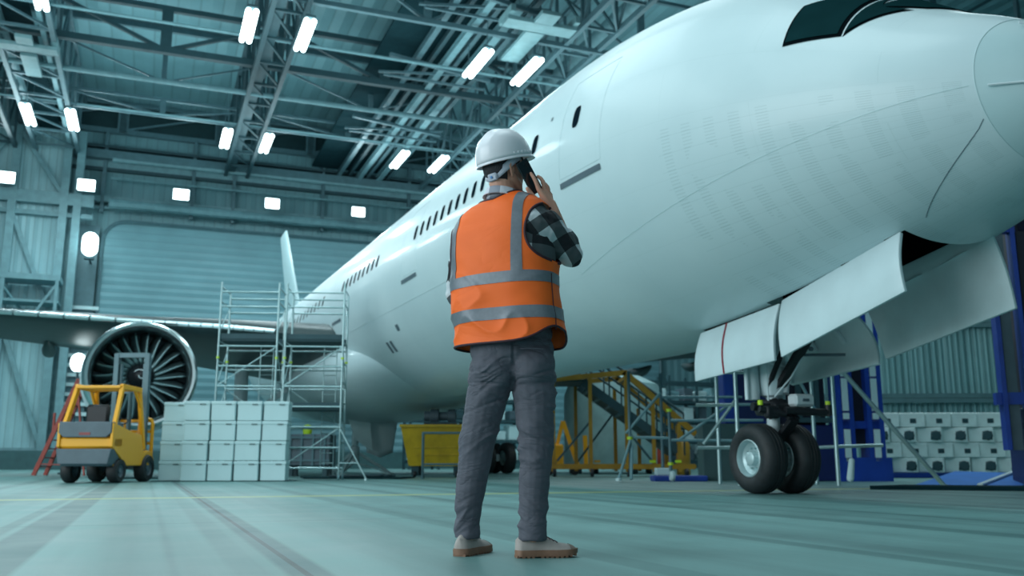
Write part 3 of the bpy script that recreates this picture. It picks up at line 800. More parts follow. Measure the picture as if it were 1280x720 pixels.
# torque links, pipes, steering, drag brace, landing lamp box
w = MB(); w.bar((gx-.05,gy-.1,1.22),(gx-.05,gy-.42,.95),.07,.05); w.bar((gx+.05,gy-.1,1.22),(gx+.05,gy-.42,.95),.07,.05); w.bar((gx,gy-.42,.95),(gx,gy-.06,.66),.14,.06); obj('torque_link', w, M['black'], strut, smooth=False)
w = MB()
w.tube([(gx-.22,gy-.05,2.35),(gx-.24,gy-.06,2.0),(gx-.2,gy-.1,1.75),(gx-.06,gy-.22,1.68),(gx+.08,gy-.2,1.66),(gx+.16,gy-.12,1.5),(gx+.1,gy-.16,1.3)], .045, 12)
obj('brake_pipe', w, M['white'], strut)
w = MB()
for k, (dx, dy, r) in enumerate(((-.27,.06,.10),(-.40,.0,.03),(.24,.1,.06))): w.tube([(gx+dx,gy+dy,2.3),(gx+dx,gy+dy,1.22)], r, 10)
w.tube([(gx-.1,gy-.18,1.25),(gx+.05,gy-.35,1.5),(gx+.2,gy-.55,1.9),(gx+.22,gy-.6,2.4)], .012, 6)
w.tube([(gx-.18,gy-.15,1.2),(gx-.22,gy-.2,1.5),(gx-.15,gy-.1,1.9)], .012, 6)
obj('hydraulic_pipe', w, M['door_skin'], strut)
w = MB(); w.lathe([(0,0),(.21,0),(.23,.05),(.23,.16),(.2,.2),(0,.2)], (gx,gy,1.02), (0,0,1), 28)
w.box((gx-.02,gy-.2,1.1),(.34,.2,.14),ch=.02); w.cyl((gx-.42,gy-.12,1.12),(gx-.12,gy-.16,1.12),.055,12); w.cyl((gx+.12,gy-.16,1.08),(gx+.42,gy-.12,1.08),.06,12); w.bar((gx-.4,gy-.12,1.16),(gx-.1,gy-.1,.98),.05)
obj('steering_collar', w, M['black'], strut)
w = MB(); w.box((gx+.18,gy-.36,1.2),(.32,.18,.16),ch=.03); bx_ = obj('lamp_box', w, M['white'], strut, smooth=False)
w = MB(); w.box((gx+.18,gy-.455,1.2),(.10,.02,.035)); obj('dark_badge', w, M['slate'], bx_, smooth=False)
w = MB(); w.cyl((gx-.12,gy-.40,1.06),(gx+.52,gy-.5,1.04),.05,14); w.cyl((gx-.45,gy-.3,1.08),(gx-.1,gy-.38,1.02),.045,14); w.box((gx-.28,gy-.33,1.04),(.2,.1,.16),ch=.02); w.cyl((gx+.50,gy-.5,1.0),(gx+.50,gy-.5,1.14),.05,12)
obj('tow_fitting', w, M['black'], strut)
for x, y in ((-.43,-.3),(.5,-.5)):
    w = MB(); w.cyl((gx+x,gy+y,1.13),(gx+x,gy+y,1.19),.035,10); obj('lime_cap', w, M['lime'], strut)
w = MB(); w.bar((gx+.02,gy-.12,1.35),(gx+.1,gy-.62,1.95),.16,.06); w.bar((gx+.1,gy-.62,1.95),(gx+.12,gy-.85,2.5),.22,.08); w.bar((gx-.12,gy-.1,1.4),(gx-.1,gy-.9,2.55),.05)
obj('drag_brace', w, M['black'], strut, smooth=False)
w = MB(); w.cyl((gx+.15,gy-.3,1.80),(gx+.62,gy-.75,1.78),.02,8); w.cyl((gx+.12,gy-.66,1.84),(gx+.12,gy-.69,1.84),.03,10); obj('stay_rod', w, M['slate'], strut)

# main gears under the wings and the belly door hanging between them
for sg in (-1, 1):
    mx_ = JU+sg*4.3; my = 31.2
    w = MB(); w.lathe([(0,0),(.13,0),(.13,1.0),(.22,1.1),(.22,3.0),(0,3.0)], (mx_,my,.5), (0,0,1), 20); ms = obj('main_gear_strut', w, M['door_skin'], jet)
    w = MB(); w.bar((mx_,my-1.1,.55),(mx_,my+1.1,.55),.2,.24); obj('bogie_beam', w, M['door_skin'], ms, smooth=False)
    w = MB(); w.bar((mx_,my,1.6),(mx_-sg*1.7,my-.4,3.0),.16); obj('side_brace', w, M['door_skin'], ms, smooth=False)
    for dy in (-1.1, 0, 1.1):
        for dx in (-.38, .38):
            w = MB(); w.lathe([(.26,-.17),(.42,-.19),(.52,-.13),(.545,0),(.52,.13),(.42,.19),(.26,.17)], (mx_+dx,my+dy,.545), (1,0,0), 32); mt = obj('tire', w, M['rubber'], jet)
            w = MB(); w.lathe([(0,-.1),(.1,-.16),(.2,-.1),(.27,-.16),(.27,.16),(.2,.1),(.1,.16),(0,.1)], (mx_+dx,my+dy,.545), (1,0,0), 24); obj('wheel_rim', w, M['rim'], mt)
w = MB()
def mgd(i, j):
    a = radians(-35+70*i); return V((JU+.1+1.0*sin(a)*(1-.25*j), 30.2-.5*cos(a)+.3*j, 2.3-1.75*j+.3*j*abs(sin(a))))
w.grid(mgd, 16, 10); obj('main_gear_door', w, M['door_skin'], jet, solid=.05)
w = MB(); w.prism([(JU-1.3,29.5,2.2),(JU-.45,29.5,2.2),(JU-.3,29.5,.75),(JU-.85,29.5,1.1)], (0,0,0), (0,.06,0)); obj('main_gear_door', w, M['carton'], jet, smooth=False)
# ------------------------------------------------------------------ forklift; local x = along its axle, local y = forward
def forklift():
    t = thing('forklift', 'yellow forklift with grey counterweight, parked beside the white cartons', 'forklift', (-8.27, 19.0, 0), radians(-3))
    Y, G, K_ = M['orange_yellow'], M['slate'], M['black']
    # body: local +y forward, rear at y=-.75
    w = MB(); w.box((0,-.62,.78),(1.12,.42,.26),ch=.06); cwt = obj('counterweight', w, Y, t, bevel=.02)
    w = MB(); w.prism([(-.56,-.88,.66),(.56,-.88,.66),(.50,-.88,.36),(-.50,-.88,.36)], (0,0,0), (0,.75,0)); w.box((0,-.45,.45),(1.0,.7,.25),ch=.03); obj('lower_weight', w, G, t, smooth=False, bevel=.02)
    w = MB(); w.prism([(-.53,-.86,1.18),(.53,-.86,1.18),(.53,-.86,.97),(.43,-.86,.88),(-.43,-.86,.88),(-.53,-.86,.97)], (0,-.02,0), (0,.42,0)); obj('engine_cover', w, G, t, smooth=False, bevel=.015)
    w = MB()
    for s_ in (-1, 1):
        w.prism([(s_*.50,-.86,.70),(s_*.50,-.86,1.16),(s_*.50,-.52,1.10),(s_*.50,.0,1.0),(s_*.50,.38,.96),(s_*.50,.52,.62),(s_*.50,.95,.62),(s_*.50,.95,.34),(s_*.50,-.2,.34)], (0,0,0), (s_*.06,0,0))
    w.box((0,.1,.40),(1.0,1.5,.14)); obj('chassis', w, Y, t, smooth=False, bevel=.01)
    w = MB(); w.box((0,-.15,1.08),(.5,.5,.12),ch=.04); w.box((0,-.42,1.32),(.48,.12,.44),ch=.05); obj('seat', w, K_, t)
    w = MB(); w.bar((.12,.45,.9),(.12,.3,1.2),.05); w.lathe([(.16,-.015),(.18,0),(.16,.015)], (.12,.28,1.22), (0,-.5,1), 20, closed=True); obj('steering_wheel', w, K_, t)
    # overhead guard
    w = MB()
    for s_ in (-1, 1):
        w.bar((s_*.50,-.72,1.1),(s_*.46,-.42,1.88),.08,.10); w.bar((s_*.50,.62,.66),(s_*.46,.34,1.86),.08,.08)
        w.bar((s_*.46,-.46,1.90),(s_*.46,.40,1.88),.08,.10); w.bar((s_*.46,.12,1.86),(s_*.49,.42,1.5),.05)
    for y in (-.46, -.28, -.1, .08, .24, .40): w.bar((-.46,y,1.89),(.46,y,1.89),.06 if -.4 < y < .3 else .10,.06)
    obj('overhead_guard', w, Y, t, smooth=False, bevel=.012)
    # mast
    w = MB()
    for s_ in (-1, 1):
        w.bar((s_*.34,.98,.12),(s_*.34,.90,2.72),.10,.12); w.bar((s_*.26,1.02,.2),(s_*.26,.95,2.5),.05,.08)
    w.bar((-.34,.90,2.68),(.34,.90,2.68),.1); w.bar((-.34,.95,1.9),(.34,.95,1.9),.08); w.bar((-.34,1.0,.3),(.34,1.0,.3),.1); w.cyl((0,.95,.25),(0,.92,2.0),.045,10)
    mast = obj('mast', w, mat('grey blue mast steel', (.10,.17,.20), .45, .3), t, smooth=False)
    w = MB()
    for s_ in (-1, 1): w.tube([(s_*.46,1.10,.2),(s_*.46,1.08,1.22),(s_*.42,1.08,1.3),(s_*.34,1.08,1.32)], .04, 8)
    for z in (.5, .8, 1.05, 1.28): w.bar((-.46,1.09,z),(.46,1.09,z),.05,.06)
    for x in (-.16, .16): w.bar((x,1.09,.3),(x,1.09,1.3),.04)
    obj('carriage', w, Y, mast, smooth=False)
    for s_ in (-1, 1):
        w = MB(); w.bar((s_*.25,1.14,.06),(s_*.25,2.0,.05),.11,.035); w.bar((s_*.25,1.14,.05),(s_*.25,1.14,.6),.11,.035); obj('fork', w, M['steel_dark'], mast, smooth=False)
    def wheel_(x, y, r, wd_):
        w = MB(); w.lathe([(r*.55,-wd_/2),(r*.9,-wd_/2),(r,-wd_*.3),(r,wd_*.3),(r*.9,wd_/2),(r*.55,wd_/2),(r*.55,-wd_/2)], (x,y,r), (1,0,0), 32); o = obj('wheel', w, M['rubber'], t)
        w = MB(); w.lathe([(0,-wd_*.42),(r*.2,-wd_*.42),(r*.25,-wd_*.2),(r*.5,-wd_*.3),(r*.58,-wd_*.48),(r*.58,wd_*.48),(r*.5,wd_*.3),(r*.25,wd_*.2),(r*.2,wd_*.42),(0,wd_*.42)], (x,y,r), (1,0,0), 24); obj('rim', w, G, o)
    for s_ in (-1, 1): wheel_(s_*.46, -.42, .24, .20); wheel_(s_*.50, .72, .28, .22)
    for s_ in (-1, 1):
        w = MB(); w.tube([(s_*.53,.72+.34*cos(radians(a)),.28+.34*sin(radians(a))) for a in range(20, 171, 15)], .035, 6); obj('mudguard', w, Y, t)
    w = MB(); w.box((0,-.885,.95),(.22,.01,.05)); obj('rear_light', w, mat('lamp red glass', (.25,.02,.02), .3), t)
    return t
forklift()

# ------------------------------------------------------------------ white cartons, five stacks of four
rows_ = ['bottom', 'second', 'third', 'top']; cols_ = ['leftmost stack next to the forklift', 'second stack from the left', 'middle stack', 'fourth stack from the left', 'rightmost stack']
c0 = None; CB = V((-7.30, 19.95, 0)); ca = radians(5)
xs_ = [0, .565, 1.12, 1.65, 2.21]; ws_ = [.48, .52, .50, .50, .52]
for k in range(5):
    for j in range(4):
        jx = random.uniform(-.012,.012); rz = ca+random.uniform(-.02,.02)+(.05 if k == 0 else 0)
        loc = CB+V((cos(ca)*xs_[k]+jx+(.012*j if k == 0 else .015*(j > 1)), sin(ca)*xs_[k]+(.25 if k == 0 else 0)+random.uniform(-.01,.01), .015+j*.420*(1.0 if k else .99)))
        lab = 'white carton in the %s row, %s' % (rows_[j], cols_[k])
        if c0 is None:
            c0 = thing('carton', lab, 'box', loc, rz, 'white cartons stacked beside the forklift')
            w = MB(); w.box((0,0,.205),(.55,.5,.41),ch=.012); cbx = obj('carton_box', w, M['carton'], c0, smooth=False)
            w = MB(); w.box((0,-.005,.375),(.57,.512,.07),ch=.01); obj('lid', w, M['carton'], c0, smooth=False)
            w = MB(); w.box((.12,-.2635,.345),(.13,.008,.022)); obj('hand_slot', w, mat('dark slot card', (.08,.14,.15), .7), cbx, smooth=False)
            o = c0
        else: o = dup(c0, loc, rz, lab)
        o.scale = (ws_[k]/.55, 1, 1)
w = MB(); 
for y in (-.22, .22): w.box((CB.x+1.15, CB.y+.18+y, .008), (2.9,.1,.014), rz=ca)
tag(obj('pallet_strip', w, M['steel_dark'], smooth=False), 'thin dark strips lying under the stacked white cartons', 'pallet')

# ------------------------------------------------------------------ aluminium scaffold towers at the wing root
def clampring(w, p, r=.05): w.lathe([(0,-.03),(r,-.03),(r,.03),(0,.03)], p, (0,0,1), 8)
def scaffold_tower(loc, rz, label, W=1.75, D=1.3, H=5.9, levels=(.35,.95,1.55,2.15,2.75,3.35,3.95,5.15,5.6), deck=(2.1,4.15), orr=((0,-.7,0,-.5),), grp='scaffold towers at the wing'):
    t = thing('scaffold_tower', label, 'scaffold', loc, rz, grp); t.scale = (.75, .75, .765)
    for x in (0, W):
        for y in (0, D):
            w = MB(); w.cyl((x,y,.16),(x,y,H-(0.15 if y else 0)),.032,10); lg = obj('upright', w, M['galv'], t)
            w = MB(); w.lathe([(0,-.03),(.07,-.03),(.08,0),(.07,.03),(0,.03)], (x,y,.08), (1,0,0), 14); w.bar((x,y,.16),(x,y,.1),.05); obj('caster', w, M['steel_pale'], lg)
            w = MB(); clampring(w, (x,y,levels[5]+.25)); obj('lime_clamp', w, M['lime'], lg)
    w = MB()
    for z in levels:
        for y in (0, D): w.cyl((0,y,z),(W,y,z),.026,8)
        for x in (0, W): w.cyl((x,0,z+.15),(x,D,z+.15),.022,8)
    obj('rails', w, M['galv'], t)
    w = MB()
    for k in range(0, len(levels)-3, 2):
        z0 = levels[k]; z1 = levels[k+2]
        w.cyl((0,0,z0),(W,0,z1),.018,6) if k % 4 == 0 else w.cyl((W,D,z0),(0,D,z1),.018,6)
        w.cyl((0,0,z0),(0,D,z1),.018,6); w.cyl((W,D,z0),(W,0,z1),.018,6)
    for x in (0, W): w.cyl((x,0,4.4),(x,D,5.3),.018,6)
    obj('braces', w, M['galv'], t)
    for k, z in enumerate(deck):
        w = MB(); w.box((W/2,D/2,z),(W-.06,D-.1,.07)); w.box((W/2,.03,z+.1),(W-.06,.03,.16)); w.box((W/2,D-.03,z+.1),(W-.06,.03,.16)); obj('platform', w, M['steel_dark'], t, smooth=False)
    w = MB()    # end ladder frame
    for k in range(12): w.cyl((W*.60,D-.04,.5+.3*k),(W*.60+.4,D-.04,.5+.3*k),.015,6)
    for x in (W*.60, W*.60+.4): w.cyl((x,D-.04,.3),(x,D-.04,4.1),.018,6)
    obj('ladder_frame', w, M['galv'], t)
    for x, dx, y, dy in orr:
        w = MB(); w.cyl((x,y,1.5),(x+dx,y+dy,.05),.025,8); w.cyl((x,y,.5),(x+dx*.7,y+dy*.7,.5),.02,8); clampring(w, (x+dx,y+dy,.03), .06); obj('outrigger', w, M['galv'], t)
    return t
scaffold_tower((-6.72,20.95,0), radians(5), 'left aluminium scaffold tower in front of the wing')
scaffold_tower((-5.22,21.05,0), radians(5), 'right aluminium scaffold tower against the fuselage side', orr=((1.75,.85,0,-.4),))
# parts and tool clutter on the decks, the photo shows only dark shapes
t = thing('equipment_crate', 'dark blue-grey crate on the right scaffold lower level', 'crate', (-5.9,27.4,0))
w = MB(); w.box((0,0,.75),(1.3,.9,.9),ch=.03); cr_ = obj('crate_body', w, M['slate'], t, smooth=False)
w = MB()
for k in range(4): w.box((-.5+.33*k,-.47,.75),(.06,.05,.9))
for z in (.45,.8,1.1): w.box((0,-.47,z),(1.3,.06,.05))
obj('crate_frame', w, M['steel_mid'], cr_, smooth=False)
for x in (-.5,.5):
    for y in (-.3,.3): w = MB(); w.box((x,y,.15),(.14,.14,.3)); obj('foot', w, M['steel_dark'], t, smooth=False)
w = MB(); w.lathe([(0,0),(.12,0),(.14,.12),(.1,.26),(0,.3)], (-6.0,27.3,1.2), (0,0,1), 16)
tag(obj('lime_canister', w, M['lime']), 'small lime yellow canister on the crate by the scaffold', 'canister')
# black mat
w = MB(); w.prism([(-5.1,23.0,0),(-2.7,22.7,0),(-2.5,24.2,0),(-5.6,24.8,0)], (0,0,.002), (0,0,.03)); tag(obj('drip_mat', w, M['gap'], smooth=False, bevel=.008), 'flat black drip mat on the floor right of the cartons', 'mat')
w = MB()
for k in range(5): w.cyl((-4.6+k*.12,23.6,.06),(-3.3+k*.1,23.4,.07+.02*(k%2)),.022,8)
tag(obj('rod_bundle', w, M['steel_dark']), 'loose bundle of dark rods on the black drip mat', 'rods')

# ------------------------------------------------------------------ yellow skip with handle frame
t = thing('skip_container', 'yellow sloping sided skip container under the fuselage', 'skip', (-2.2,26,0))
w = MB()
def ring(x0, x1, y0, y1, z): return [(x0,y0,z),(x1,y0,z),(x1,y1,z),(x0,y1,z)]
w.add(ring(-.85,1.15,-.6,.7,1.40)+ring(-.62,.9,-.45,.5,.30)+ring(-.80,1.10,-.55,.65,1.40)+ring(-.57,.85,-.4,.45,.36),
      [(0,1,5,4),(1,2,6,5),(2,3,7,6),(3,0,4,7),(4,5,6,7)[::-1],(8,9,13,12)[::-1],(9,10,14,13)[::-1],(10,11,15,14)[::-1],(11,8,12,15)[::-1],(12,13,14,15),(0,1,9,8),(1,2,10,9),(2,3,11,10),(3,0,8,11)])
w.bar((-.87,-.62,1.38),(1.17,-.62,1.38),.05,.07); w.bar((-.5,-.52,.8),(1.0,-.52,.8),.03,.03); w.bar((-.45,-.50,.6),(1.0,-.50,.6),.03,.03)
sk = obj('tub', w, M['skip_yellow'], t, smooth=False)
w = MB()
for x in (-.45, .7): w.box((x,0,.17),(.2,.8,.26))
obj('fork_pocket', w, M['steel_dark'], t, smooth=False)
for k, x in enumerate((-.45,.7)):
    w = MB(); w.lathe([(0,-.04),(.07,-.04),(.08,0),(.07,.04),(0,.04)], (x,-.46,.08), (1,0,0), 14); obj('caster', w, M['black'], t)
t = thing('machine_part', 'dark cylindrical machine part lying on the yellow skip', 'machine part', (-2.0,26,1.42))
w = MB(); w.box((0,0,.04),(.9,.4,.08)); obj('base', w, M['steel_dark'], t, smooth=False)
w = MB(); w.lathe([(0,-.45),(.14,-.45),(.14,-.3),(.2,-.28),(.2,-.05),(.12,-.03),(.12,.2),(.19,.22),(.19,.42),(0,.45)], (0,0,.25), (1,0,.0), 20); obj('drum', w, M['slate'], t)
t = thing('barrier_frame', 'thin grey tube frame standing in front of the yellow skip', 'barrier', (-2.25,23.6,0))
for x in (0, 1.35):
    w = MB(); w.cyl((x,0,0),(x,0,1.15),.035,8); w.bar((x,-.25,.02),(x,.25,.02),.06,.04); obj('leg', w, M['steel_mid'], t)
w = MB(); w.cyl((0,0,1.13),(1.35,0,1.13),.03,8); w.cyl((0,0,.35),(1.35,0,.35),.025,8); obj('rail', w, M['steel_mid'], t)

# ------------------------------------------------------------------ amber steel stair platform
t = thing('stair_platform', 'amber steel work platform with stairs descending to the right', 'stairs', (0,26,0)); t.scale = (1.18, 1.18, 1.17)
Yl = M['scaf_yellow']
for k, (x, y, z1) in enumerate(((.98,0,2.30),(1.62,1.6,2.36),(1.86,0,2.44),(2.62,1.6,2.2),(2.72,0,2.42),(3.35,0,1.75),(3.22,1.6,1.7),(3.95,0,1.25),(3.9,1.6,1.1),(.98,1.6,2.3))):
    w = MB(); w.bar((x,y,.12),(x,y,z1),.085,.085); obj('post', w, Yl, t, smooth=False)
w = MB()
for y in (0, 1.6):
    w.bar((.94,y,2.30),(2.72,y,2.47),.09,.12); w.bar((2.68,y,2.48),(4.35,y,1.0),.09,.14); w.bar((.94,y,.24),(4.3,y,.24),.09,.12)
for x in (.98,1.86,2.72,3.35,3.95): w.bar((x,0,.24),(x,1.6,.24),.07)
for x in (.98,2.72): w.bar((x,0,2.35),(x,1.6,2.35),.08)
w.bar((4.3,0,.24),(4.3,1.6,.24),.08)
obj('frame', w, Yl, t, smooth=False)
for y in (.12, 1.48):
    w = MB(); w.bar((1.7,y,2.25),(3.95,y,.62),.06,.2); obj('stringer', w, M['steel_dark'], t, smooth=False)
for y in (.15, 1.45):
    w = MB(); w.tube([(1.0,y,3.1),(1.9,y,3.1),(4.1,y,1.5)], .03, 8); w.tube([(1.0,y,2.7),(1.9,y,2.7),(4.1,y,1.1)], .025, 8)
    for f in range(6): w.cyl((1.9+2.2*f/5,y,2.1-1.6*f/5),(1.9+2.2*f/5,y,3.1-1.6*f/5),.022,6)
    obj('handrail', w, M['steel_dark'], t)
for k in range(8):
    w = MB(); f = k/8; w.box((1.95+2.1*f,.8,2.05-1.52*f),(.30,1.3,.045)); obj('tread', w, M['steel_mid'], t, smooth=False)
w = MB(); w.prism([(1.8,.15,2.15),(1.8,1.45,2.15),(3.9,1.45,.55),(3.9,.15,.55)], (0,0,-.05), (0,0,.03)); obj('soffit', w, M['steel_dark'], t, smooth=False)
w = MB(); w.box((1.35,.8,2.28),(.8,1.5,.05)); obj('deck_plate', w, M['steel_dark'], t, smooth=False)
for a_, b_ in (((1.0,0,.3),(1.86,0,1.3)),((1.62,1.6,.3),(2.6,1.6,1.6)),((2.72,0,1.1),(3.35,0,.3))): w = MB(); w.bar(a_, b_, .05); obj('brace', w, M['steel_dark'], t, smooth=False)
for x in (1.0, 1.88, 2.75, 4.1):
    w = MB(); w.lathe([(0,-.04),(.09,-.04),(.10,0),(.09,.04),(0,.04)], (x,-.02,.10), (1,0,0), 16); obj('caster', w, M['black'], t)
for x in (.99, 2.0, 3.3, 3.9):
    w = MB(); w.box((x,-.07,.36),(.14,.05,.06)); obj('lime_clamp', w, M['lime'] if x > 3 else Yl, t, smooth=False)

# grey tubular scaffold between the stairs and the nose gear
t = thing('tube_frame', 'grey tube frame with lime clamps right of the amber stairs', 'scaffold', (0,19.6,0))
for x, z1 in ((2.48,2.3),(3.30,2.35),(3.32,1.5),(4.35,2.2)):
    w = MB(); w.cyl((x,.0 if x != 3.3 else .9,.1),(x,.0 if x != 3.3 else .9,z1),.035,10); obj('upright', w, M['steel_mid'], t)
w = MB()
for a_, b_ in (((2.55,0,.92),(3.3,0,.90)),((3.3,0,.86),(5.3,0,.84)),((3.3,0,1.27),(5.3,0,1.27)),((3.3,.9,1.82),(5.1,.9,1.82)),((2.4,0,1.0),(3.15,0,1.85)),((2.2,-.2,.05),(2.52,0,.95)),((3.5,0,.85),(4.6,0,1.6)),((4.35,0,1.6),(5.3,0,1.6)),((2.52,0,.75),(2.45,-.3,.05))): w.cyl(a_, b_, .03, 8)
obj('rails', w, M['steel_pale'], t)
for p in ((3.32,0,.37),(3.32,0,1.48),(2.48,0,.9)): w = MB(); clampring(w, p, .06); obj('lime_clamp', w, M['lime'], t)
w = MB(); w.lathe([(0,-.05),(.09,-.05),(.11,0),(.09,.05),(0,.05)], (3.34,-.02,.12), (1,0,0), 16); w.cyl((2.2,-.2,.02),(2.2,-.2,.08),.06,8); obj('caster', w, M['carton'], t)
t = thing('floor_skid', 'flat blue skid plate with white block behind the caster', 'skid', (3.6,20.3,0))
w = MB(); w.box((0,0,.06),(1.15,.6,.12),ch=.02); obj('plate', w, M['blue'], t, smooth=False)
w = MB(); w.box((-.35,0,.20),(.3,.3,.16),ch=.02); obj('block', w, M['carton'], t, smooth=False)

# a big round green grey tank and yellow lift seen through the stair frame
t = thing('storage_tank', 'pale green-grey round tank behind the amber platform posts', 'tank', (3.6,33,0))
w = MB(); w.lathe([(0,.0),(1.7,.0),(1.75,.15),(1.75,2.5),(1.6,2.9),(1.0,3.2),(0,3.3)], (0,0,.2), (0,0,1), 40); obj('tank_shell', w, mat('pale tank', (.28,.42,.43), .5), t)
w = MB(); 
for a in range(4): w.box((1.4*cos(a*pi/2+.4),1.4*sin(a*pi/2+.4),.12),(.2,.2,.24))
obj('tank_feet', w, M['steel_dark'], t, smooth=False)
t = thing('lifting_cart', 'small yellow lifting cart behind the left amber posts', 'cart', (1.5,29.5,0)); t.scale = (1.12,1.12,1.12)
w = MB(); w.box((-.15,0,.55),(.5,.6,.6),ch=.04); obj('cart_body', w, M['orange_yellow'], t, smooth=False)
w = MB(); w.bar((.1,0,1.5),(.5,0,.3),.12,.12); w.bar((.1,0,1.5),(-.1,0,.7),.1,.1); w.bar((.75,0,.2),(.72,0,1.1),.12,.12); obj('lift_arm', w, M['orange_yellow'], t, smooth=False)
for x in (-.3,.4):
    w = MB(); w.cyl((x,-.3,.12),(x,.3,.12),.12,16); obj('wheel', w, M['black'], t)
# red drum and amber drum low behind the stairs
for x, y, m, lab in ((4.8,29.5,'red','upright red cylinder behind the lower stair treads'),(5.4,29.5,'scaf_yellow','upright amber cylinder beside the red one behind the stairs')):
    t = thing('gas_cylinder', lab, 'cylinder', (x,y,0)); w = MB(); w.lathe([(0,0),(.2,0),(.22,.03),(.22,.95),(.12,1.1),(.06,1.15),(0,1.15)], (0,0,0), (0,0,1), 20); obj('shell', w, M[m], t)
    w = MB(); w.lathe([(0,1.14),(.05,1.14),(.05,1.25),(0,1.25)], (0,0,0), (0,0,1), 12); obj('valve', w, M['steel_dark'], t)

# storage racks with pale and dark goods along the back wall, seen under the aircraft
for bi, (b, lab) in enumerate(((13.0,'storage rack seen under the fuselage behind the yellow skip'),(23.5,'long storage rack far behind the amber stairs'),(31.5,'far storage rack behind the nose wheel'))):
    t = thing('storage_rack', lab, 'rack', hall(b,48-3*bi), YAW_HALL); w = MB(); wdt = 8 if bi != 1 else 9
    for x in [k*wdt/5 for k in range(6)]:
        for y in (0, 1.2): w.bar((x,y,0),(x,y,5.2),.13,.13)
    for z in (.4, 1.5, 2.6, 3.7, 4.8):
        for y in (0, 1.2): w.bar((0,y,z),(wdt,y,z),.1,.16)
    for x in [k*wdt/5 for k in range(6)]: w.bar((x,0,.4),(x,1.2,1.5),.05); w.bar((x,0,2.6),(x,1.2,3.7),.05)
    w.bar((0,-.02,.4),(wdt/5,-.02,2.6),.07); w.bar((wdt*.8,-.02,.4),(wdt,-.02,2.6),.07)
    obj('rack_frame', w, M['steel_dark'], t, smooth=False)
    random.seed(20+bi)
    for z in (.5, 1.6, 2.7, 3.8):
        for k in range(10):
            if random.random() < .15: continue
            ww = wdt/10*random.uniform(.58,.76); hh_ = random.uniform(.45,.9); c_ = random.choice(['carton','carton','steel_pale','slate','steel_dark'])
            w = MB(); w.box((wdt/10*(k+.5),.6,z+hh_/2),(ww,.9,hh_),ch=.03); w.box((wdt/10*(k+.5),.6,z+hh_*.8),(ww+.03,.93,hh_*.12))
            o = obj('storage_box', w, M[c_], smooth=False, loc=t.location, rz=YAW_HALL)
            nm_c = {'carton':'white','steel_pale':'pale grey','slate':'slate grey','steel_dark':'dark grey'}[c_]
            sh_ = {.5:'bottom shelf',1.6:'second shelf',2.7:'third shelf',3.8:'top shelf'}[z]
            where = ['behind the yellow skip','behind the amber stairs','behind the nose wheel'][bi]
            tag(o, '%s box on the %s of the rack %s' % (nm_c, sh_, where), 'box', '%s boxes on the %s %s' % (nm_c, sh_, where))

# ------------------------------------------------------------------ red step ladder and white globe lamp
t = thing('step_ladder', 'red step ladder leaning left of the jet engine', 'ladder', (-14.05,29,0))
for y in (-.28,.28):
    w = MB(); w.bar((-.55,y*1.3,.0),(.55,y,2.95),.07,.12); obj('rail', w, M['red'], t, smooth=False)
    w = MB(); w.bar((1.0,y*1.3,0),(.50,y,2.9),.05,.06); obj('back_leg', w, M['red'], t, smooth=False)
for k in range(10):
    w = MB(); f = (k+1)/11; w.box((-.55+1.1*f,0,2.95*f),(.1,.66-.08*f,.035)); obj('tread', w, M['red'], t, smooth=False)
w = MB(); w.bar((.0,0,1.5),(.72,0,1.5),.03,.03); w.bar((-.1,.3,1.5),(-.1,-.3,1.5),.03); w.bar((-.1,.3,1.2),(-.1,.3,1.9),.06); w.bar((-.1,-.3,1.2),(-.1,-.3,1.9),.06); w.bar((-.5,-.36,.35),(1.0,-.36,.30),.03); obj('spreader', w, M['red'], t, smooth=False)
t = thing('globe_lamp', 'round glowing work lamp beside the jet engine intake', 'lamp', (-14.88,31.5,0))
w = MB(); w.ell((0,0,3.75),(.26,.26,.33)); obj('globe', w, M['flood'], t)
w = MB(); w.cyl((0,0,.0),(0,0,3.45),.04,10); w.cyl((0,0,3.4),(0,0,3.5),.1,12); obj('pole', w, M['steel_mid'], t)
w = MB(); w.cyl((0,0,0),(0,0,.06),.35,20); obj('base', w, M['steel_dark'], t)

# ------------------------------------------------------------------ blue docking columns behind the nose gear
t = thing('docking_column', 'broad blue docking column with pale strips behind the nose wheel', 'docking stand', (6.9,20.3,0), radians(4))
w = MB(); w.box((-.25,.3,.60),(1.35,.8,1.2),ch=.02); obj('base_box', w, M['blue_dark'], t, smooth=False)
w = MB()
for x in (.32,.98):
    for dx in (-.13,.13): w.box((x+dx,0,1.95),(.10,.45,3.9))
w.box((.72,0,.25),(1.1,.5,.5)); w.box((.65,.05,1.2),(1.05,.4,.16)); obj('uprights', w, M['blue'], t, smooth=False)
w = MB()
for x in (.32,.98):
    for z0, z1 in ((.42,1.1),(1.32,1.45),(1.5,2.2),(2.25,3.8)): w.box((x,-.20,(z0+z1)/2),(.13,.1,z1-z0))
obj('pale_strip', w, M['carton'], t, smooth=False)
w = MB(); w.box((.65,.1,2.3),(.36,.3,3.1)); w.box((-.45,.4,2.6),(.9,.6,2.8)); obj('dark_core', w, M['navy'], t, smooth=False)
w = MB()
for x in (-.62,-.22): w.box((x,.02,2.6),(.1,.12,2.6))
w.box((-.4,.0,1.3),(.9,.3,.1)); obj('guide_rail', w, M['steel_dark'], t, smooth=False)
t = thing('docking_column', 'tall dark blue docking column cut by the right photo edge', 'docking stand', (8.45,15.4,0), radians(-14))
w = MB(); w.box((.78,.5,.65),(1.45,1.2,1.3),ch=.02); obj('base_box', w, M['blue_dark'], t, smooth=False)
w = MB(); w.box((.9,.5,3.6),(1.4,1.0,6.0)); obj('dark_core', w, M['navy'], t, smooth=False)
w = MB()
for x, m_ in ((-.22,0),(.14,0)): w.box((x,.1,3.6),(.07,.3,6.0))
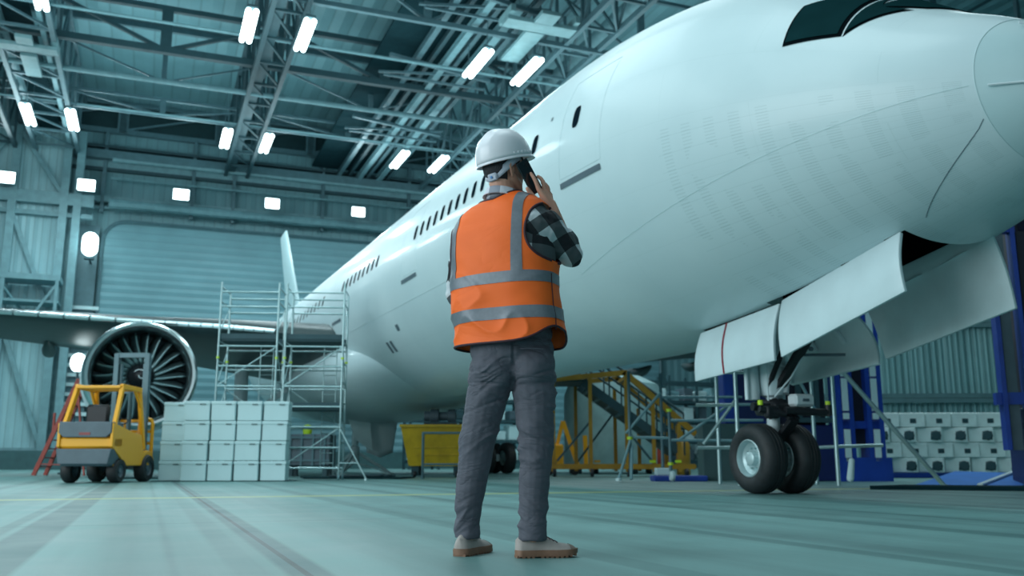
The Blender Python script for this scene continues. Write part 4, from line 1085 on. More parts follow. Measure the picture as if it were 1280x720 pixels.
w.box((.1,.1,1.45),(.9,.2,.2)); w.box((.1,.1,4.45),(.9,.2,.3)); obj('uprights', w, M['blue'], t, smooth=False)
w = MB()
for x in (-.08,.30): w.box((x,.12,3.6),(.16,.2,6.0))
obj('guide_rail', w, mat('grey guide steel', (.09,.13,.16), .5), t, smooth=False)
# blue cabinet left of the nose gear
t = thing('blue_cabinet', 'dark blue cabinet on a grey plinth left of the nose wheel', 'cabinet', (5.0,20.6,0))
w = MB(); w.box((.3,.3,1.95),(1.15,.6,1.4),ch=.02); obj('cabinet_body', w, M['blue'], t, smooth=False)
w = MB(); w.box((.3,-.02,1.95),(.7,.06,1.3)); obj('cabinet_door', w, M['blue_dark'], t, smooth=False)
w = MB(); w.box((-.05,.35,.62),(1.45,.7,1.24)); obj('plinth', w, mat('dull grey green steel', (.06,.12,.125), .6), t, smooth=False)

# silver tube scaffold around the nose gear
t = thing('tube_frame', 'silver tube scaffold with diagonal stay behind the nose wheel', 'scaffold', (0,15.6,0))
for x, y in ((3.78,0),(5.42,0),(3.72,1.2),(5.45,1.2)):
    w = MB(); w.cyl((x,y,.02),(x,y,2.1),.035,10); obj('upright', w, M['galv'], t)
w = MB()
for a_, b_ in (((3.78,0,1.9),(5.42,0,1.9)),((5.45,0,.66),(6.2,0,.68)),((3.1,0,.64),(3.78,0,.64)),((3.1,0,1.35),(3.78,0,1.35)),((3.1,0,1.9),(3.78,0,1.9)),((4.6,0,2.3),(5.42,1.0,1.35)),((3.78,0,.66),(3.72,1.2,.66)),((5.42,0,.66),(5.45,1.2,.66)),((3.2,0,.7),(3.78,0,1.45))): w.cyl(a_, b_, .028, 8)
obj('rails', w, M['galv'], t)
w = MB(); w.cyl((5.45,-.1,2.05),(7.05,-.25,.03),.038,10); clampring(w, (7.05,-.25,.02), .06); obj('stay', w, M['galv'], t)
w = MB(); w.capsule((5.62,0,.14),.06,(5.66,0,.42),.05,12); obj('pale_foot', w, M['carton'], t)

# ------------------------------------------------------------------ container wall, crates and ramp on the right
def container(loc, rz, label, L_=9.0, H=2.2):
    t = thing('shipping_container', label, 'container', loc, rz)
    w = MB(); w.grid(lambda i, j: V((L_*i, (.06 if int(i*160) % 4 in (0,1) else 0), H*j)), 160, 2); obj('corrugated_side', w, M['container'], t, smooth=False)
    w = MB(); w.box((L_/2,1.3,H/2),(L_-.1,2.3,H-.06)); obj('container_body', w, M['steel_mid'], t, smooth=False)
    w = MB()
    for z in (.07,H-.07): w.box((L_/2,0,z),(L_+.1,.2,.14))
    for x in (0,L_): w.box((x,0,H/2),(.16,.2,H))
    for x in (L_*.2,L_*.5,L_*.85): w.box((x,-.08,H-.08),(.28,.1,.14))
    obj('container_frame', w, mat('container frame', (.11,.2,.22), .5) if 'container frame' not in bpy.data.materials else bpy.data.materials['container frame'], t, smooth=False); return t
container((9.0,29,0), radians(-3), 'lower grey corrugated container behind the white crates', 7.2, 2.35)
container((9.0,29,2.36), radians(-3), 'upper grey corrugated container resting on the lower one', 7.2, 2.35)
container((9.0,29,4.72), radians(-3), 'topmost grey corrugated container, mostly hidden by the nose door', 7.2, 2.35)
t = thing('label_post', 'pale post carrying lime and white tags by the container end', 'post', (16.0,28.2,0))
w = MB(); w.box((0,0,3),(.25,.2,6)); obj('post_body', w, M['steel_pale'], t, smooth=False)
for k in range(9):
    w = MB(); w.box((.02,-.14,1.6+.47*k),(.42,.08,.28),ch=.02); obj('tag_plate', w, M['lime'] if k in (4,7) else M['carton'], t, smooth=False)

cr_rows = ['bottom','second','third','top']; protos = {}
for k in range(6):
    for j in range(4):
        x = 9.62+k*.66+(.20 if j % 2 else 0)
        if x > 13.5: continue
        big = (j % 2 == 0)
        loc = V((x, 24.5-.03*k, .14+j*.387)); rz = radians((-24 if big else -8)+random.uniform(-4,4))
        lab = 'white crate, %s row of the crate wall, %s' % (cr_rows[j], ['nearest the blue column','second along','third along','fourth along','fifth along','far right end'][k])
        if big not in protos:
            cr0 = protos[big] = thing('crate', lab, 'crate', loc, rz, 'white crates by the blue ramp')
            w = MB(); w.box((0,0,.185),(.60 if big else .64,.46,.37),ch=.015); cb = obj('crate_body', w, mat('white crate plastic', (.80,.88,.88), .5) if 'white crate plastic' not in bpy.data.materials else bpy.data.materials['white crate plastic'], cr0, smooth=False)
            w = MB()
            if big: w.lathe([(0,0),(.12,0),(.13,-.03),(.10,-.05),(0,-.05)], (.15,-.225,.17), (0,1,0), 9); w.box((.15,-.24,.24),(.22,.03,.07)); w.box((.14,-.24,.09),(.24,.03,.06))
            else: w.box((.02,-.235,.16),(.15,.02,.12),ch=.008)
            obj('handle_recess', w, M['steel_dark'], cb, smooth=False)
        else: dup(protos[big], loc, rz, lab)
w = MB(); w.box((11.4,24.55,.07),(4.6,.7,.12)); tag(obj('blue_pallet', w, M['blue'], smooth=False), 'low blue pallet under the white holed crates', 'pallet')

t = thing('loading_ramp', 'bright blue sloping ramp plates on the floor at the right', 'ramp', (0,0,0))
w = MB()
w.add([(7.0,16.4,.01),(7.85,15.9,.01),(9.35,17.6,.21),(8.6,18.2,.235),(7.0,16.4,0),(7.85,15.9,0),(9.35,17.6,.0),(8.6,18.2,.0)], [(0,1,2,3),(4,7,6,5),(0,4,5,1),(1,5,6,2),(2,6,7,3),(3,7,4,0)]); obj('ramp_plate', w, M['ramp'], t, smooth=False, bevel=.01)
w = MB(); w.add([(7.95,15.85,.01),(8.4,15.55,.01),(9.9,17.2,.22),(9.45,17.52,.21),(7.95,15.85,0),(8.4,15.55,0),(9.9,17.2,0),(9.45,17.52,0)], [(0,1,2,3),(4,7,6,5),(0,4,5,1),(1,5,6,2),(2,6,7,3),(3,7,4,0)]); obj('ramp_plate', w, M['ramp'], t, smooth=False, bevel=.01)
w = MB(); w.bar((7.90,15.88,.03),(9.40,17.56,.23),.09,.03); obj('white_edge', w, M['white'], t, smooth=False)
w = MB(); w.prism([(5.4,14.2,0),(12.5,11.2,0),(12.9,12.0,0),(6.2,14.9,0)], (0,0,.002), (0,0,.055)); tag(obj('floor_plate', w, M['gap'], smooth=False), 'long low black plate on the floor right of the nose wheel', 'plate')
t = thing('aircraft_jack', 'white tripod jack standing under the fuselage behind the mat', 'jack', (-5.3,31.5,0)); t.scale = (1,1,.60)
w = MB(); w.lathe([(0,.6),(.16,.6),(.16,1.5),(.11,1.55),(.11,2.45),(.18,2.5),(0,2.55)], (0,0,0), (0,0,1), 20); obj('column', w, M['carton'], t)
for a in (20,140,260):
    w = MB(); w.bar((0,0,1.3),(1.2*cos(radians(a)),1.2*sin(radians(a)),.08),.09,.12); w.bar((0,0,.65),(1.1*cos(radians(a)),1.1*sin(radians(a)),.12),.06,.06); w.cyl((1.2*cos(radians(a)),1.2*sin(radians(a)),0),(1.2*cos(radians(a)),1.2*sin(radians(a)),.08),.16,14); obj('leg', w, M['carton'], t)
# ------------------------------------------------------------------ the person; local frame: x right in the photo, y away from the camera
import bmesh
RM = 1.0
PX = V((0, 4.2, 0))
def remeshed(mb, name, vox, smooth_it=2, disp=None, parent=None, m=None, ang=80):
    """fuse overlapping closed shapes into one continuous surface"""
    me = mb.mesh(name+'_src'); b = bmesh.new(); b.from_mesh(me); bmesh.ops.recalc_face_normals(b, faces=b.faces); b.to_mesh(me); b.free()
    o = bpy.data.objects.new(name+'_src', me); COL.objects.link(o)
    r = o.modifiers.new('r', 'REMESH'); r.mode = 'VOXEL'; r.voxel_size = vox
    s = o.modifiers.new('s', 'SMOOTH'); s.iterations = smooth_it; s.factor = .5
    dg = bpy.context.evaluated_depsgraph_get(); dg.update()
    out = bpy.data.meshes.new_from_object(o.evaluated_get(dg)); out.name = name
    bpy.data.objects.remove(o); bpy.data.meshes.remove(me)
    if disp:
        no = [v.normal.copy() for v in out.vertices]
        for v, n in zip(out.vertices, no): v.co = v.co + n*disp(v.co, n)
    out.materials.clear(); out.materials.append(m)
    for p in out.polygons: p.use_smooth = True; p.material_index = 0
    out.update()
    q = bpy.data.objects.new(name, out); COL.objects.link(q); q.parent = parent; return q

M['skinp'] = mat('skin', (.62,.33,.24), .5, 0, .06, 20, .05, 80)
M['hair'] = mat('black hair', (.012,.014,.02), .55, 0, .3, 40, .6, 300, stretch=(1,1,.15))
M['vest'] = mat('orange vest fabric', (1.0,.150,.010), .62, 0, .05, 6, .12, 500)
VB = 1
M['band'] = mat('grey reflective tape', (.17,.20,.235), .42, .15, .08, 60, .08, 700)
M['trim'] = mat('dark vest binding', (.035,.012,.022), .7)
M['trouser'] = mat('grey twill', (.092,.100,.128), .8, 0, .10, 25, 0)
def cloth_folds(m, scale, st, stretch, dist=.02, rot=(0,0,0)):
    nt = m.node_tree; bs = nt.nodes['Principled BSDF']; L = nt.links.new; tc = N(nt, 'ShaderNodeTexCoord'); mp = N(nt, 'ShaderNodeMapping')
    mp.inputs['Scale'].default_value = stretch; mp.inputs['Rotation'].default_value = rot; L(tc.outputs['Object'], mp.inputs['Vector'])
    no = N(nt, 'ShaderNodeTexNoise'); no.inputs['Scale'].default_value = scale; no.inputs['Detail'].default_value = 3; no.inputs['Distortion'].default_value = .8; L(mp.outputs[0], no.inputs['Vector'])
    a = N(nt, 'ShaderNodeMath', operation='SUBTRACT'); L(no.outputs['Fac'], a.inputs[0]); a.inputs[1].default_value = .5
    b = N(nt, 'ShaderNodeMath', operation='ABSOLUTE'); L(a.outputs[0], b.inputs[0])
    c = N(nt, 'ShaderNodeMath', operation='POWER'); L(b.outputs[0], c.inputs[0]); c.inputs[1].default_value = .6
    bp = N(nt, 'ShaderNodeBump'); bp.inputs['Strength'].default_value = st; bp.inputs['Distance'].default_value = dist; L(c.outputs[0], bp.inputs['Height']); L(bp.outputs[0], bs.inputs['Normal'])
cloth_folds(M['trouser'], 2.8, .42, (1.6,1.6,3.6), .03, (0,.6,0))
M['shoe'] = mat('beige canvas', (.42,.38,.36), .75, 0, .12, 20, .3, 500)
M['sole'] = mat('gum sole', (.22,.12,.075), .6, 0, .15, 20)
M['hat'] = mat('white hard hat shell', (.78,.82,.88), .32, 0, .01, 2, coat=.15)
M['strap'] = mat('white headband', (.50,.56,.66), .45, 0, .1, 30)
cloth_folds(M['vest'], 1.8, .22, (1.2,1.2,2.6), .03, (0,-.7,0))
def plaid_mat(name, rotY, sc, off=(0,0,0), cs=((.56,.62,.66,1),(.075,.095,.105,1),(.010,.013,.018,1))):
    m, nt, bs = nm(name); L = nt.links.new
    tc = N(nt, 'ShaderNodeTexCoord'); mp = N(nt, 'ShaderNodeMapping'); mp.inputs['Rotation'].default_value = rotY; mp.inputs['Location'].default_value = off
    L(tc.outputs['Object'], mp.inputs['Vector']); sp = N(nt, 'ShaderNodeSeparateXYZ'); L(mp.outputs[0], sp.inputs[0])
    def sq(ax):
        a = N(nt, 'ShaderNodeMath', operation='MULTIPLY'); L(sp.outputs[ax], a.inputs[0]); a.inputs[1].default_value = 1/sc
        f = N(nt, 'ShaderNodeMath', operation='FRACT'); L(a.outputs[0], f.inputs[0])
        g = N(nt, 'ShaderNodeMath', operation='GREATER_THAN'); L(f.outputs[0], g.inputs[0]); g.inputs[1].default_value = .5; return g.outputs[0]
    s = N(nt, 'ShaderNodeMath', operation='ADD'); L(sq(0), s.inputs[0]); L(sq(2), s.inputs[1])
    h = N(nt, 'ShaderNodeMath', operation='MULTIPLY'); L(s.outputs[0], h.inputs[0]); h.inputs[1].default_value = .5
    cr = N(nt, 'ShaderNodeValToRGB'); cr.color_ramp.interpolation = 'CONSTANT'; e = cr.color_ramp.elements
    e[0].position = 0; e[0].color = cs[0]; e[1].position = .25; e[1].color = cs[1]; n = e.new(.75); n.color = cs[2]
    L(h.outputs[0], cr.inputs['Fac']); L(cr.outputs['Color'], bs.inputs['Base Color']); bs.inputs['Roughness'].default_value = .85
    no = N(nt, 'ShaderNodeTexNoise'); no.inputs['Scale'].default_value = 14; L(tc.outputs['Object'], no.inputs['Vector'])
    bp = N(nt, 'ShaderNodeBump'); bp.inputs['Strength'].default_value = .5; bp.inputs['Distance'].default_value = .02; L(no.outputs['Fac'], bp.inputs['Height']); L(bp.outputs[0], bs.inputs['Normal'])
    return m
M['plaid'] = plaid_mat('plaid sleeve cloth', (0, radians(38), 0), .125, (.03,0,.015))
M['plaid2'] = plaid_mat('plaid shirt cloth', (0, 0, radians(28)), .11)

person = thing('person', 'person seen from behind in orange vest and white helmet, phoning', 'person', PX)

# --- torso surface, shared by body, shirt, vest and tapes
DEL = radians(28); RX = V((cos(DEL), -sin(DEL), 0)); FX = V((sin(DEL), cos(DEL), 0))     # to the person's right, to their front
TZ = [(.86,.205,.150,-.005,.0),(.93,.243,.172,-.004,.0),(1.02,.246,.170,-.014,.0),(1.10,.247,.168,-.025,.0),(1.2,.243,.163,-.03,.0),(1.3,.247,.160,-.033,-.0),(1.38,.252,.156,-.034,-.0),(1.45,.247,.148,-.035,.0),(1.50,.235,.138,-.036,.005),(1.545,.205,.125,-.038,.01),(1.585,.155,.105,-.04,.015),(1.61,.105,.088,-.042,.02),(1.63,.075,.076,-.045,.025)]
sA = spline([(z,a) for z,a,b,c,d in TZ]); sB = spline([(z,b) for z,a,b,c,d in TZ]); sCx = spline([(z,c) for z,a,b,c,d in TZ]); sCy = spline([(z,d) for z,a,b,c,d in TZ])
def wr(p, f, sd=0): return noise.noise(V((p.x*f[0]+sd, p.y*f[1], p.z*f[2])))
def torso(ph, z, off=0, fold=1.0):
    """ph 0 = person's right, pi/2 = front, -pi/2 = back"""
    a = sA(z)+off; b = sB(z)+off; c = cos(ph); s = sin(ph); ex = .82
    q = RX*(a*math.copysign(abs(c)**ex, c)) + FX*(b*math.copysign(abs(s)**ex, s))
    # raised right shoulder: lift the right side towards the top
    lift = max(0, min(1, (z-1.40)/.15))*.045*max(0, c)
    p = V((sCx(z), sCy(z), z+lift))+q
    if fold:
        n = q.normalized()
        w = .010*wr(p, (5,5,3.2), 3.1)+.008*noise.noise(V((p.x*7+p.z*9, p.y*6, p.z*5+p.x*3)))
        low = max(0, min(1, (1.35-z)/.2))
        r = 1-abs(noise.noise(V((p.x*4-p.z*5.5, p.y*4, p.z*6+p.x*5+2))))*2
        w += low*.010*max(0, r)**2
        p = p+n*w*fold
    return p

# --- body: one continuous surface
B = MB()
for z0, z1 in ((.88,1.58),):
    w = MB()
    w.grid(lambda i, j: torso(2*pi*i, .92+.68*j, -.03-.05*max(0,min(1,(1.16-(.92+.68*j))/.1)), 0), 40, 30, cu=True)
    n = len(w.v); w.f.append(tuple(range(40))); w.f.append(tuple(range(n-40, n))); w.m += [0, 0]
    B.add(w.v, w.f)
HC = V((-.034, .005, 1.775)); HF = V((sin(radians(50)), cos(radians(50)), 0)); HR = V((HF.y, -HF.x, 0))   # head centre, facing, right
tilt = Matrix.Rotation(radians(8), 3, HR)
def hp(r, f, u): return HC + tilt @ (HR*r + HF*f + V((0,0,u)))
HM = Matrix((HR, HF, V((0,0,1)))).transposed(); HM = tilt @ HM
B.ell(hp(0,-.005,.025), (.075,.096,.10), HM)
B.ell(hp(0,.028,-.03), (.060,.066,.085), HM)
B.capsule(hp(-.012,.062,-.095), .022, hp(.012,.062,-.095), .022)            # chin
B.chain([(hp(.055,-.005,-.045),.022),(hp(.045,.035,-.08),.02),(hp(.012,.062,-.098),.02)]); B.chain([(hp(-.055,-.005,-.045),.022),(hp(-.045,.035,-.08),.02),(hp(-.012,.062,-.098),.02)])
B.chain([(hp(0,.088,.02),.010),(hp(0,.100,-.008),.011),(hp(0,.106,-.022),.014)])   # nose
B.ell(hp(.013,.094,-.026), (.009,.010,.008), HM); B.ell(hp(-.013,.094,-.026), (.009,.010,.008), HM)
B.ell(hp(0,.086,-.055), (.024,.012,.007), HM); B.ell(hp(0,.084,-.066), (.020,.012,.007), HM)   # lips
B.chain([(hp(-.04,.078,.04),.010),(hp(0,.090,.036),.009),(hp(.04,.078,.04),.010)])               # brow
for s_ in (-1, 1):
    B.ell(hp(s_*.034,.070,.012), (.02,.014,.014), HM); B.ell(hp(s_*.045,.058,-.018), (.02,.018,.018), HM)
    E_ = [(hp(s_*.073,-.022,-.044),.008),(hp(s_*.081,-.032,-.024),.007),(hp(s_*.086,-.040,-.002),.007),(hp(s_*.084,-.030,.020),.007),(hp(s_*.078,-.012,.016),.006),(hp(s_*.073,-.012,-.007),.006)]
    B.chain(E_, 10); B.ell(hp(s_*.077,-.024,-.011), (.007,.017,.028), HM)
B.chain([(V((-.045,.0,1.60)),.064),(V((-.042,-.005,1.66)),.058),(hp(0,-.035,-.055),.056)])         # neck
B.ell(V((-.045,.0,1.585)), (.13,.08,.05), Matrix((RX, FX, V((0,0,1)))).transposed())
# shoulders and arms (right arm raised to the ear, left arm bent in front of the belly)
SR = torso(0, 1.47, -.06, 0)+V((0,0,.0)); SL = torso(pi, 1.47, -.06, 0)
ELR = V((.272, .045, 1.362)); WRR = V((.200, -.030, 1.553))
B.chain([(V((.08,-.06,1.51)),.062),(SR,.062),(ELR,.046)]); B.chain([(ELR,.045),(ELR.lerp(WRR,.45),.038),(WRR,.027)])
ELL = V((-.262, .10, 1.19)); WRL = V((-.10, .27, 1.16))
B.chain([(SL,.060),(SL.lerp(ELL,.5),.050),(ELL,.042)]); B.chain([(ELL,.042),(ELL.lerp(WRL,.4),.038),(WRL,.027)])
# phone frame
PT = V((.038, -.090, 1.798)); PB = V((.126, -.020, 1.650)); PL = (PB-PT).normalized()
PN = V((.62,-.78,.06)); PN = (PN-PL*PN.dot(PL)).normalized(); PW = PL.cross(PN).normalized()     # PN outward (away from the head)
PC = (PT+PB)/2
def pp(l, w, n): return PC + PL*l + PW*w + PN*n          # l down along the phone, w across, n outward
sgn = 1 if PW.y < 0 or PW.x < 0 else 1
BK = pp(0,1,0)-PC                                         # which way +w points
# right hand: palm beyond the lower back edge, fingers laid over the phone's back
def on(x, z, n):      # point over the phone plane at picture position x, z
    return V((x, PC.y+(n-(x-PC.x)*PN.x-(z-PC.z)*PN.z)/PN.y, z))
def hand_right():
    kn = [on(.126,1.660,.030), on(.152,1.662,.030), on(.174,1.650,.016), on(.188,1.632,-.004)]
    B.chain([(WRR,.027),(WRR.lerp((kn[1]+kn[2])/2,.45),.025)])
    for q in kn: B.chain([(WRR.lerp(q,.18),.021),(WRR.lerp(q,.6),.0175),(q,.0128)])
    F = [[on(.111,1.697,.030),on(.099,1.718,.024),on(.088,1.736,.015)],
         [on(.148,1.703,.030),on(.136,1.722,.022),on(.122,1.732,.012)],
         [on(.170,1.688,.016),on(.158,1.704,.010),on(.142,1.708,.004)],
         [on(.184,1.664,-.004),on(.172,1.680,-.008),on(.156,1.684,-.008)]]
    for q, f in zip(kn, F): B.chain([(q,.0118),(f[0],.0102),(f[1],.0094),(f[2],.0082)], 12)
    th = [WRR.lerp(kn[0],.35)+V((-.022,-.005,.0)), on(.108,1.614,.016), on(.088,1.640,.006), on(.072,1.662,.006)]
    B.chain([(th[0],.019),(th[1],.0150),(th[2],.0125),(th[3],.0098)], 12)
hand_right()
# left hand, relaxed, five fingers
HLd = V((.86,.35,-.18)).normalized(); HLs = V((0,.12,-1)).normalized(); HLn = HLd.cross(HLs).normalized()
for k in range(4):
    q = WRL+HLd*.085+HLs*(-.03+.02*k); B.chain([(WRL+HLs*(-.012+.008*k),.018),(WRL+HLd*.05+HLs*(-.022+.015*k),.014),(q,.011)], 12)
    l = (.032,.036,.033,.025)[k]; B.chain([(q,.0105),(q+HLd*l+HLn*.006,.0095),(q+HLd*(l*1.6)+HLn*.020,.009),(q+HLd*(l*2.0)+HLn*.036,.008)], 12)
B.chain([(WRL+HLd*.02-HLs*.02,.015),(WRL+HLd*.045-HLs*.045+HLn*.01,.012),(WRL+HLd*.07-HLs*.055+HLn*.022,.010),(WRL+HLd*.088-HLs*.055+HLn*.03,.0085)], 12)
# legs and feet inside the trousers and shoes
HPL, KNL, ANL = V((-.105,.015,.87)), V((-.158,.045,.49)), V((-.203,.065,.085))
HPR, KNR, ANR = V((.090,-.02,.87)), V((.110,-.02,.49)), V((.088,-.035,.085))
B.ell(V((-.005,0,.90)), (.14,.09,.09))
B.chain([(HPL,.068),(KNL,.055),(KNL.lerp(ANL,.3),.052),(ANL,.036)]); B.chain([(HPR,.068),(KNR,.055),(KNR.lerp(ANR,.3),.052),(ANR,.036)])
FL = V((.40,.92,0)).normalized(); FR = V((.975,.22,0)).normalized()
for A, F in ((ANL,FL),(ANR,FR)): B.chain([(A-F*.02-V((0,0,.04)),.028),(A+F*.07-V((0,0,.045)),.027),(A+F*.15-V((0,0,.057)),.018)])
body = remeshed(B, 'body', .0042, 3, None, person, M['skinp'])

# --- hair: shell over the back of the skull, ending at the nape
w = MB()
def hr(i, j):
    a = 2*pi*i; e = radians(-48)+radians(135)*j
    x = .0845*cos(e)*cos(a); y = -.006+.106*cos(e)*sin(a); z = .018+.108*sin(e)
    n = noise.noise(V((x*60,y*60,z*14)))*.0025
    return hp(x*(1+n*8), y*(1+n*8), z)
w.grid(hr, 72, 40, cu=True, keep=lambda i, j: not ((i < .56 or i > .92) and j < .46) and not (.1 < i < .4) )
obj('hair', w, M['hair'], person, solid=.006)
w = MB()
for s_ in (1, -1): w.box(hp(s_*.079,.018,.03), (.008,.026,.06), M=HM, ch=.003)
obj('sideburn', w, M['hair'], person)

# --- hard hat
hat_t = Matrix.Rotation(radians(18), 3, HR); HO = HC+V((0,0,.048))
def hh(r, f, u): return HO + hat_t @ (HR*r + HF*f + V((0,0,u)))
def dome(i, j, o=0):
    a = 2*pi*i; e = (pi/2)*(1-j)     # j=0 crown, j=1 rim
    rr = .122; ff = .141; hgt = .148
    x = (rr+o)*sin(pi/2*j)**.92*cos(a); y = (ff+o)*sin(pi/2*j)**.92*sin(a); z = (hgt+o)*cos(pi/2*j)**.85
    ridge = max(0, 1-abs(x)/.022)*.007*max(0, cos(pi/2*j))**.5 + max(0, 1-abs(abs(x)-.05)/.014)*.003*max(0, cos(pi/2*j))
    return hh(x, y-.004, z+ridge)
w = MB(); w.grid(dome, 96, 26, cu=True)
def brim(i, j):
    a = 2*pi*i; out = .004+.018*max(0, sin(a))**3
    x = (.122+out*j)*cos(a); y = (.141+out*j*1.1)*sin(a)-.004; return hh(x, y, -.012*j-.004*j*max(0,sin(a)))
w.grid(brim, 96, 4, cu=True)
hat = obj('hard_hat', w, M['hat'], person, solid=.004, ang=60)
w = MB()
for k in range(-3, 4):
    a = radians(12+k*9); w.box(hh(.1215*cos(a), .142*sin(a), .012), (.010,.012,.014), M=hat_t @ HM, ch=.003)
obj('accessory_slot', w, M['hat'], hat)
# headband at the nape with ratchet
w = MB()
def hb(i, j):
    a = radians(178)+radians(190)*i; rz = -.004-.068*sin(pi*i)**1.5
    return hh(.096*cos(a), .112*sin(a)-.004, rz-.018+.040*j)
w.grid(hb, 40, 4); hb_ = obj('headband', w, M['strap'], hat, solid=.004)
w = MB(); a = radians(282); w.box(hh(.098*cos(a), .116*sin(a)-.004, -.072), (.052,.016,.036), M=hat_t @ HM @ Matrix.Rotation(radians(12),3,'Z'), ch=.006); obj('ratchet_buckle', w, M['strap'], hat)
w = MB(); w.box(hh(.098*cos(a), .126*sin(a)-.004, -.072), (.014,.006,.012), M=hat_t @ HM, ch=.002); obj('blue_tab', w, mat('pale blue plastic', (.12,.30,.62), .4), hat)
w = MB()
w.tube([hh(.10,.02,-.01), hh(.088,.03,-.05), hh(.080,.035,-.075)], .004, 8); obj('suspension_strap', w, M['black'], hat)

# --- shirt: torso, collar, two sleeves
w = MB(); w.grid(lambda i, j: torso(2*pi*i, 1.04+.58*j, -.006, 1), 60, 40, cu=True); shirt = obj('shirt', w, M['plaid2'], person, ang=80)
w = MB()
def col_(i, j):
    a = 2*pi*i; c = V((-.043,.0,1.628)); r = .078-.008*j+(.010 if j > .8 else 0); tl = -.012*sin(a+.6)
    return c+RX*(r*1.0*cos(a))+FX*(r*.98*sin(a))+V((0,0,-.022+.062*j+tl))
w.grid(col_, 48, 6, cu=True); 
w.grid(lambda i, j: V((-.043,.0,1.668-.012*sin(2*pi*i+.6)))+RX*((.074+.022*j)*cos(2*pi*i))+FX*((.074+.022*j)*sin(2*pi*i))-V((0,0,.040*j)), 48, 5, cu=True)
obj('collar', w, M['plaid_c'] if 'plaid_c' in M else plaid_mat('plaid collar cloth', (0,0,radians(10)), .11, (.04,0,.02), ((.66,.70,.78,1),(.30,.33,.40,1),(.14,.15,.19,1))), shirt, solid=.004)
S = MB()
S.chain([(V((.085,-.075,1.47)),.118),(V((.140,-.055,1.465)),.104),(V((.205,-.01,1.425)),.080),(V((.262,.03,1.378)),.066),(V((.276,.042,1.372)),.062)])
S.chain([(V((.276,.042,1.372)),.062),(V((.262,.03,1.415)),.056),(V((.246,.012,1.452)),.047)])
def sd(co, n):
    return .009*noise.noise(V((co.x*13+co.z*8, co.y*10, co.z*16)))+.006*noise.noise(V((co.x*30, co.y*30, co.z*30)))
sl = remeshed(S, 'sleeve', .005, 4, sd, shirt, M['plaid'])
w = MB(); dC = (WRR-ELR).normalized(); w.lathe([(.040,-.008),(.049,-.012),(.0515,.0),(.050,.020),(.041,.022)], V((.243,.010,1.447)), dC, 28); obj('cuff', w, M['plaid'], sl)
S = MB(); S.chain([(SL+V((.02,0,-.02)),.082),(SL.lerp(ELL,.5)+V((-.004,0,0)),.066),(ELL+V((-.004,0,0)),.056)]); S.chain([(ELL,.056),(ELL.lerp(WRL,.35),.05)])
remeshed(S, 'sleeve', .005, 4, sd, shirt, M['plaid'])

# --- vest
def hemz(ph):
    # dips at the back left, scoops up above the right hip
    s = sin(ph); c = cos(ph)
    return .926+.075*math.exp(-((ph+.22)/.62)**2)
def norm_ph(i): 
    ph = 2*pi*i
    return ph if ph < pi else ph-2*pi
def vz(ph, j): h = hemz(ph); return h+(1.615-h)*j
def vflare(z): return .012+.004*max(0, (1.1-z)/.18)
hole = [(V((.235,0)), 1.475, .092, .150)]
def arm_in(ph, z, gr=0):
    c = cos(ph)
    if c > 0:
        a = sA(z)*abs(c)**.82; return ((a-.280)/(.112+gr))**2+((z-1.430)/(.134+gr))**2 < 1
    a = sA(z)*abs(c)**.82; return ((a-.262)/(.062+gr))**2+((z-1.40)/(.125+gr))**2 < 1
w = MB(); NU, NVV = 260, 170
w.grid(lambda i, j: torso(norm_ph(i), vz(norm_ph(i), j), vflare(vz(norm_ph(i), j))), NU, NVV, cu=True, keep=lambda i, j: not arm_in(norm_ph(i), vz(norm_ph(i), j)))
vest = obj('safety_vest', w, M['vest'], person, ang=80); md = vest.modifiers.new('solid', 'SOLIDIFY'); md.thickness = .003; md.offset = 0
w = MB(); w.tube([torso(norm_ph(i/120), hemz(norm_ph(i/120)), vflare(.93)+.001) for i in range(120)], .0052, 8, closed=True); obj('hem_binding', w, M['trim'], vest)
w = MB(); w.tube([torso(norm_ph(i/60), 1.612, .012) for i in range(60)], .006, 8, closed=True); obj('neck_binding', w, M['trim'], vest)
# arm hole binding: march round the hole curve on the torso
for sd_, zc, aw, ah, ac in ((1,1.430,.112,.134,.280),(-1,1.40,.062,.125,.262)):
    for fb_ in (-1, 1):
        w = MB(); P = []
        for k in range(61):
            t = -pi/2+pi*k/60 if False else pi/2+pi*k/60
            a = ac+aw*cos(t); z = zc+ah*sin(t); r = min(1, max(0, a/sA(z)))
            if a/sA(z) > 1: 
                continue
            c = r**(1/.82); ph = math.acos(min(1, c))
            if sd_ < 0: ph = pi-ph
            P.append(torso(fb_*ph, z, .013))
        if len(P) > 3: w.tube(P, .0065, 8); obj('armhole_binding', w, M['trim'], vest)
def tape(z0, z1, sag):
    w = MB(); w.grid(lambda i, j: torso(norm_ph(i), z0+(z1-z0)*j+sag(norm_ph(i)), vflare(z0)+.0035), 200, 9, cu=True); return obj('reflective_tape', w, M['band'], vest, ang=80)
tape(1.028,1.083,lambda ph: .008*cos(ph)); tape(1.192,1.243,lambda ph: .006*cos(ph))
def vtape(p0, side, z0, z1, back=True, wd=.046):
    w = MB()
    def fn(i, j):
        z = z0+(z1-z0)*j; p = p0-(.0+.006*max(0,(z-1.45)/.16)) ; a = (p+(i-.5)*wd)/sA(z); a = max(-1, min(1, a)); c = abs(a)**(1/.82)*(1 if a > 0 else -1)*side
        ph = math.acos(max(-1, min(1, c))); return torso(-ph if back else ph, z, .0158+.004*max(0,(z-1.5)/.1))
    w.grid(fn, 9, 60); return obj('reflective_tape', w, M['band'], vest, ang=80)
for bk in (True, False): vtape(.132, 1, 1.235, 1.60, bk); vtape(.192, -1, 1.235, 1.585, bk)
w = MB(); w.tube([torso(-.22+.002*k, .985+.0122*k, .0165) for k in range(22)], .0025, 6); obj('side_seam', w, M['trim'], vest)

